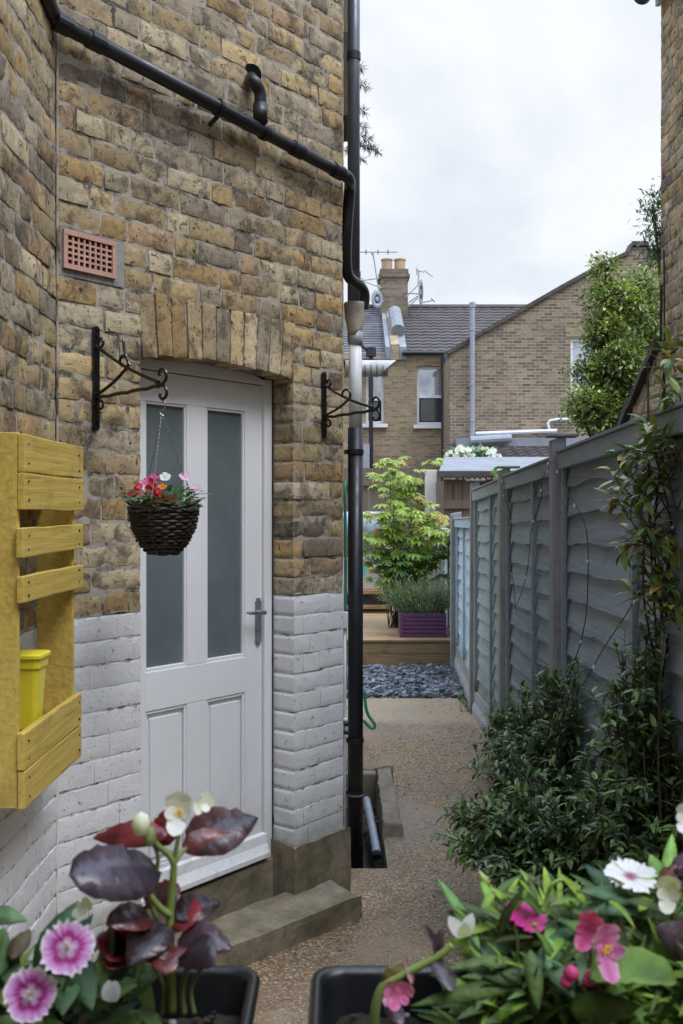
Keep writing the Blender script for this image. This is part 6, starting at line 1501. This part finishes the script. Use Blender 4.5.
mb = MB(); begonia(mb, fg(179, 812, .82), V((.1, -1, .2)), V((0.1, 0, 1)), .018, (.74, .74, .70), (.78, .78, .76)); o = mb.build('flower', M['petal'], bg_, smooth=True); o['label'] = 'open white flower with yellow centre'
mb = MB(); begonia(mb, fg(201, 805, .83), V((.6, -.7, .3)), V((.7, 0, .4)), .012, (.74, .75, .62), (.78, .78, .7), False); o = mb.build('flower', M['petal'], bg_, smooth=True); o['label'] = 'half open white flower'
mb = MB(); c = fg(141, 824, .82); mb.lathe(c, [(.0003, -.010), (.005, -.008), (.0078, 0), (.006, .007), (.0003, .010)], 12, 0, (.72, .74, .60)); mb.lathe(fg(150, 836, .825), [(.0003, -.009), (.005, -.006), (.005, .003), (.002, .008)], 8, 0, (.35, .40, .2)); o = mb.build('bud', M['petal'], bg_, smooth=True)
mb = MB(); begonia(mb, fg(85, 908, .84), V((-.3, -1, .3)), V((.5, 0, .5)), .010, (.6, .66, .45), (.7, .72, .6), False); mb.build('flower', M['petal'], bg_, smooth=True); mb = MB(); begonia(mb, fg(132, 878, .86), V((.3, -1, .3)), V((0, 0, 1)), .009, (.7, .72, .55), WHT, False); mb.build('flower', M['petal'], bg_, smooth=True)
# dianthus in left trough
DI = [(0, (.45, .42, .38)), (.2, (.55, .40, .58)), (.34, (.56, .30, .56)), (.44, (.28, .004, .13)), (.60, (.34, .01, .20)), (.68, (.56, .20, .56)), (.88, (.62, .34, .64)), (.97, (.80, .74, .80)), (1.2, (.82, .80, .82))]
dn_ = thing('dianthus_plant', 'pink dianthus with two frilled white edged flowers in the left trough', 'dianthus', fg(50, 1015, .80))
for (x, y, r, nv, lab) in ((31, 995, .0196, V((-.15, -1, .45)), 'lower left frilled pink flower'), (67, 948, .0192, V((.1, -1, .55)), 'upper frilled pink flower')):
    mb = MB(); c = fg(x, y, .73); petal_fan(mb, c, nv, V((0, .3, 1)), r, DI, 5, .13, .04, .10)
    for k in range(8): mb.tube([c, c + nv.normalized() * .006 + V((rnd(-1, 1), rnd(-1, 1), rnd(-1, 1))) * .004], .0006, 4, 0, (.6, .5, .5))
    o = mb.build('flower', M['petal'], dn_, smooth=True); o['label'] = lab
    stemmed(dn_, [c, c + V((0, .02, -.02)), fg(50, 1020, .84)], .0018, (.09, .17, .06))
mb = MB(); rs = random.Random(91)
for i in range(190):
    b_ = fg(rs.uniform(-20, 150), 1035 - rs.uniform(0, 60), rs.uniform(.80, .92)); d = V((rs.uniform(-1, 1), rs.uniform(-.7, .5), rs.uniform(.05, 1.1))); g_ = rs.uniform(.7, 1.3)
    c = (.045 * g_, .08 * g_, .025 * g_) if rs.random() < .75 else (.11 * g_, .17 * g_, .04 * g_)
    if b_.x < -.27 or rs.random() < .5: mb.leaf(b_, d, V((0, -.6, 1)), rs.uniform(.03, .062), rs.uniform(.007, .013), c, 6, .5 * rs.uniform(.2, 1.8), .25)
mb.build('foliage', M['fgleaf'], dn_, smooth=True)
for (b_, t_, w_, c) in ((fg(38, 975, .84), fg(78, 902, .88), .026, (.035, .075, .03)), (fg(50, 985, .84), fg(92, 915, .87), .02, (.03, .065, .03)), (fg(-12, 915, .84), fg(26, 920, .82), .016, (.12, .2, .10)), (fg(-5, 980, .82), fg(4, 928, .85), .022, (.07, .14, .055)), (fg(6, 985, .82), fg(18, 950, .84), .014, (.07, .14, .06)), (fg(95, 990, .82), fg(138, 955, .84), .02, (.035, .07, .03)), (fg(70, 985, .8), fg(62, 1012, .76), .02, (.045, .09, .04)), (fg(80, 960, .82), fg(92, 1010, .78), .022, (.035, .075, .035)), (fg(100, 1000, .8), fg(135, 985, .79), .012, (.09, .17, .05)), (fg(12, 960, .82), fg(30, 930, .85), .016, (.08, .06, .03))):
    bigleaf(dn_, b_, t_, w_, V((0, -.8, .8)), c, None, 'lance', .4, .25, 'fgleaf')
mb = MB(); c = fg(110, 992, .79)
for k in range(4): mb.leaf(c + V((0, 0, -.008)), V((rnd(-.3, .4), -.2, 1)), V((0, -1, .2)), .018, .011, (.62, .64, .68), 5, .3, .2, 'oval')
o = mb.build('bud', M['petal'], dn_, smooth=True); o['label'] = 'white closed flower'
# ---- right trough
rt = thing('dianthus_plant', 'leafy dianthus with white and magenta flowers filling the right trough', 'dianthus', fg(560, 1015, .84))
mb = MB(); rs = random.Random(95)
for i in range(1300):
    x = rs.uniform(468, 720); yb = 1045 - rs.uniform(0, 75) * (1 if x > 500 else .6); Y = rs.uniform(.80, .93); b_ = fg(x, yb, Y)
    d = V((rs.uniform(-1, 1) - .15, rs.uniform(-.8, .3), rs.uniform(.1, 1.2))); g_ = rs.uniform(.7, 1.3)
    c = rs.choice([(.055 * g_, .10 * g_, .022 * g_)] * 4 + [(.15 * g_, .24 * g_, .035 * g_)] * 3 + [(.075 * g_, .11 * g_, .04 * g_)] * 2)
    mb.leaf(b_, d, V((rs.uniform(-.5, .5), -.6, 1)), rs.uniform(.022, .055), rs.uniform(.004, .010), tuple(q * 1.35 for q in c), 6, rs.uniform(.1, 1.1), .3, 'lance', 0, c, .04)
for i in range(650):
    x = rs.uniform(480, 700); y = rs.uniform(890, 975); b_ = fg(x, y + 10, rs.uniform(.84, .97)); g_ = rs.uniform(.7, 1.3); c = rs.choice([(.06 * g_, .11 * g_, .025 * g_), (.17 * g_, .27 * g_, .035 * g_), (.07 * g_, .10 * g_, .035 * g_)])
    if y < 905 and x < 600 and rs.random() < .6: continue
    mb.leaf(b_, V((rs.uniform(-1, 1), rs.uniform(-.5, .5), rs.uniform(-.1, .9))), V((0, -.6, 1)), rs.uniform(.025, .055), rs.uniform(.004, .010), tuple(q * 1.35 for q in c), 6, rs.uniform(.1, .9), .3, 'lance', 0, c, .04)
mb.build('foliage', M['fgleaf'], rt, smooth=True)
for (b_, t_, w_, c) in ((fg(515, 962, .82), fg(448, 968, .80), .010, (.08, .13, .035)), (fg(530, 950, .8), fg(538, 1012, .78), .0125, (.07, .12, .035)), (fg(520, 985, .81), fg(412, 1006, .80), .0125, (.075, .13, .03)), (fg(575, 930, .84), fg(530, 975, .8), .018, (.06, .12, .06)), (fg(655, 905, .86), fg(580, 890, .84), .017, (.07, .14, .07)), (fg(650, 905, .86), fg(592, 912, .83), .018, (.05, .1, .05)), (fg(610, 950, .84), fg(562, 918, .82), .014, (.08, .17, .05)), (fg(600, 960, .82), fg(570, 985, .78), .018, (.05, .1, .05)), (fg(640, 975, .82), fg(690, 930, .84), .02, (.05, .1, .05)), (fg(556, 930, .84), fg(548, 960, .8), .016, (.13, .24, .04)), (fg(545, 960, .8), fg(575, 1000, .78), .015, (.05, .1, .045)), (fg(505, 930, .86), fg(480, 880, .9), .012, (.16, .28, .05)), (fg(480, 950, .84), fg(438, 880, .92), .010, (.12, .24, .08)), (fg(665, 890, .86), fg(672, 835, .9), .012, (.14, .26, .05)), (fg(660, 880, .86), fg(650, 855, .88), .012, (.13, .25, .05)),
                          (fg(470, 965, .84), fg(520, 940, .86), .016, (.07, .13, .06)), (fg(500, 975, .82), fg(474, 1012, .79), .011, (.06, .11, .03)), (fg(620, 905, .88), fg(585, 865, .9), .016, (.04, .09, .05))):
    bigleaf(rt, b_, t_, w_, V((0, -.8, .8)), c, None, 'lance', .5, .25, 'fgleaf')
stemmed(rt, [fg(530, 960, .86), fg(545, 905, .88), fg(552, 885, .88), fg(565, 880, .88), fg(580, 888, .87)], .0022, (.2, .32, .07)); stemmed(rt, [fg(512, 925, .88), fg(495, 895, .9), fg(482, 878, .9)], .003, (.22, .33, .08)); stemmed(rt, [fg(470, 935, .86), fg(500, 922, .86), fg(528, 918, .86)], .002, (.2, .28, .1))
mb = MB(); mb.tube([fg(488, 886, .9), fg(484, 880, .9), fg(479, 871, .9)], [.003, .0045, .0008], 8, 0, (.3, .36, .10)); mb.build('bud', M['stem'], rt, smooth=True)
c = fg(630, 876, .86); mb = MB(); petal_fan(mb, c, V((-.12, -.36, .95)), V((0, .4, 1)), .0212, [(0, (.35, .05, .1)), (.18, (.45, .12, .2)), (.3, (.75, .7, .72)), (.5, (.8, .8, .8)), (1.2, (.82, .82, .82))], 5, .16, .10, .12); o = mb.build('flower', M['petal'], rt, smooth=True); o['label'] = 'white dianthus flower with dark centre'
stemmed(rt, [c, fg(640, 910, .88), fg(640, 990, .86)], .0018, (.08, .15, .06))
c = fg(526, 918, .85); mb = MB(); petal_fan(mb, c, V((.2, -.25, 1)), V((1, 0, 0)), .0195, [(0, (.2, .005, .06)), (.5, (.42, .008, .14)), (1.2, (.6, .04, .30))], 5, .1, .05, .1); o = mb.build('flower', M['petal'], rt, smooth=True); o['label'] = 'flat magenta dianthus flower seen from the side'
mb = MB(); c = fg(463, 937, .84)
for d in (V((-.5, -.3, .8)), V((.35, -.3, 1)), V((0, -.6, .5))): mb.leaf(c, d, V((0, -1, .3)), .022, .011, (.76, .77, .78), 6, .5, .15, 'oval')
o = mb.build('flower', M['petal'], rt, smooth=True); o['label'] = 'small white flower with pointed petals'
# pink begonia in right trough
pb_ = thing('begonia_plant', 'pink flowered begonia with a big round green leaf in the right trough', 'begonia', fg(600, 1015, .80))
mb = MB(); begonia(mb, fg(604, 950, .72), V((.45, -1, .25)), V((0.12, 0, 1)), .0205, (.50, .10, .30), (.68, .30, .50)); o = mb.build('flower', M['petal'], pb_, smooth=True); o['label'] = 'largest pink flower with yellow centre'
mb = MB(); begonia(mb, fg(590, 929, .74), V((-.4, -1, .1)), V((.4, 0, 1)), .0155, (.50, .035, .17), (.66, .16, .36), False); o = mb.build('flower', M['petal'], pb_, smooth=True); o['label'] = 'deep pink flower above the largest'
mb = MB()
for (x, y, r) in ((571, 973, .0065), (566, 982, .005), (592, 976, .006), (588, 981, .005)):
    mb = MB(); mb.lathe(fg(x, y, .77), [(.0003, -r), (r * .8, -r * .5), (r, 0), (r * .7, r * .6), (.0003, r)], 10, 0, (.6, .06, .22)); mb.build('bud', M['petal'], pb_, smooth=True)
bigleaf(pb_, fg(588, 978, .76), fg(676, 982, .745), .037, V((.05, -.35, 1)), (.065, .12, .022), (.12, .20, .035), 'round', .4, .6, 'fgleaf', 'broad round green leaf'); bigleaf(pb_, fg(570, 1010, .77), fg(640, 1006, .75), .022, V((0, -1, .5)), (.06, .11, .022), None, 'lance', .4, .25, 'fgleaf')
for p in (fg(606, 952, .78), fg(590, 929, .79), fg(572, 974, .77)): stemmed(pb_, [p, p.lerp(fg(600, 1015, .80), .5) + V((0, .01, .0)), fg(600, 1018, .80)], .002, (.2, .12, .07))
# curved stem bronze begonia
cb = thing('begonia_plant', 'young bronze leaved begonia on a curved stem with one pink bud', 'begonia', fg(374, 1024, .82))
stemmed(cb, [fg(374, 1030, .82), fg(376, 1005, .82), fg(384, 985, .82), fg(400, 976, .82), (fg(420, 966, .82)), fg(440, 955, .82), fg(452, 945, .82)], .0042, (.2, .27, .07))
bigleaf(cb, fg(438, 962, .82), fg(425, 925, .84), .012, V((.8, -.6, .3)), (.035, .018, .02), None, 'lance', .3, .5); bigleaf(cb, fg(436, 960, .82), fg(452, 990, .79), .018, V((.3, -.9, .6)), (.06, .05, .055), None, 'oval', .4, .2); bigleaf(cb, fg(442, 955, .82), fg(440, 930, .85), .014, V((-.6, -.7, .3)), (.05, .02, .025), None, 'oval', .3, .3)
bigleaf(cb, fg(384, 985, .82), fg(402, 962, .82), .016, V((.3, -.9, .3)), (.16, .14, .05), None, 'lance', .5, .2); bigleaf(cb, fg(412, 985, .81), fg(404, 958, .83), .006, V((.3, -.9, .3)), (.14, .06, .05), None, 'lance', .3, .2); bigleaf(cb, fg(388, 1004, .81), fg(402, 1024, .79), .014, V((.3, -.9, .6)), (.06, .045, .055), None, 'oval', .4, .2)
mb = MB(); begonia(mb, fg(400, 996, .80), V((.2, -1, .3)), V((.7, 0, .7)), .0125, (.55, .09, .26), (.64, .22, .38), False); begonia(mb, fg(392, 993, .805), V((-.2, -1, .3)), V((.3, 0, .9)), .010, (.6, .16, .34), (.66, .26, .42), False); mb.build('flower', M['petal'], cb, smooth=True)
# small darker flowers at right edge
re = thing('begonia_plant', 'white budded begonia with brown leaves at the right end of the trough', 'begonia', fg(690, 1000, .84))
bigleaf(re, fg(690, 890, .84), fg(660, 872, .86), .026, V((0, -1, .4)), (.14, .05, .03), None, 'oval', .4, .2); bigleaf(re, fg(700, 950, .84), fg(662, 930, .8), .03, V((0, -1, .4)), (.05, .03, .035), None, 'oval', .4, .2); bigleaf(re, fg(700, 870, .84), fg(672, 862, .86), .02, V((0, -1, .4)), (.12, .08, .12), None, 'oval', .4, .2)
mb = MB(); begonia(mb, fg(669, 893, .83), V((-.3, -1, .2)), V((.1, 0, 1)), .0155, (.7, .68, .55), (.76, .75, .68), False); o = mb.build('flower', M['petal'], re, smooth=True); o['label'] = 'closed cream flower'
mb = MB(); begonia(mb, fg(686, 818, .85), V((-.3, -1, .3)), V((.2, 0, 1)), .013, WHT, WHT, False); o = mb.build('flower', M['petal'], re, smooth=True); o['label'] = 'white flower cut by the frame edge'
stemmed(re, [fg(669, 900, .83), fg(675, 930, .85), fg(690, 1010, .84)], .0024, (.2, .16, .08)); stemmed(re, [fg(684, 824, .85), fg(690, 900, .86), fg(692, 1010, .84)], .0024, (.2, .16, .08))
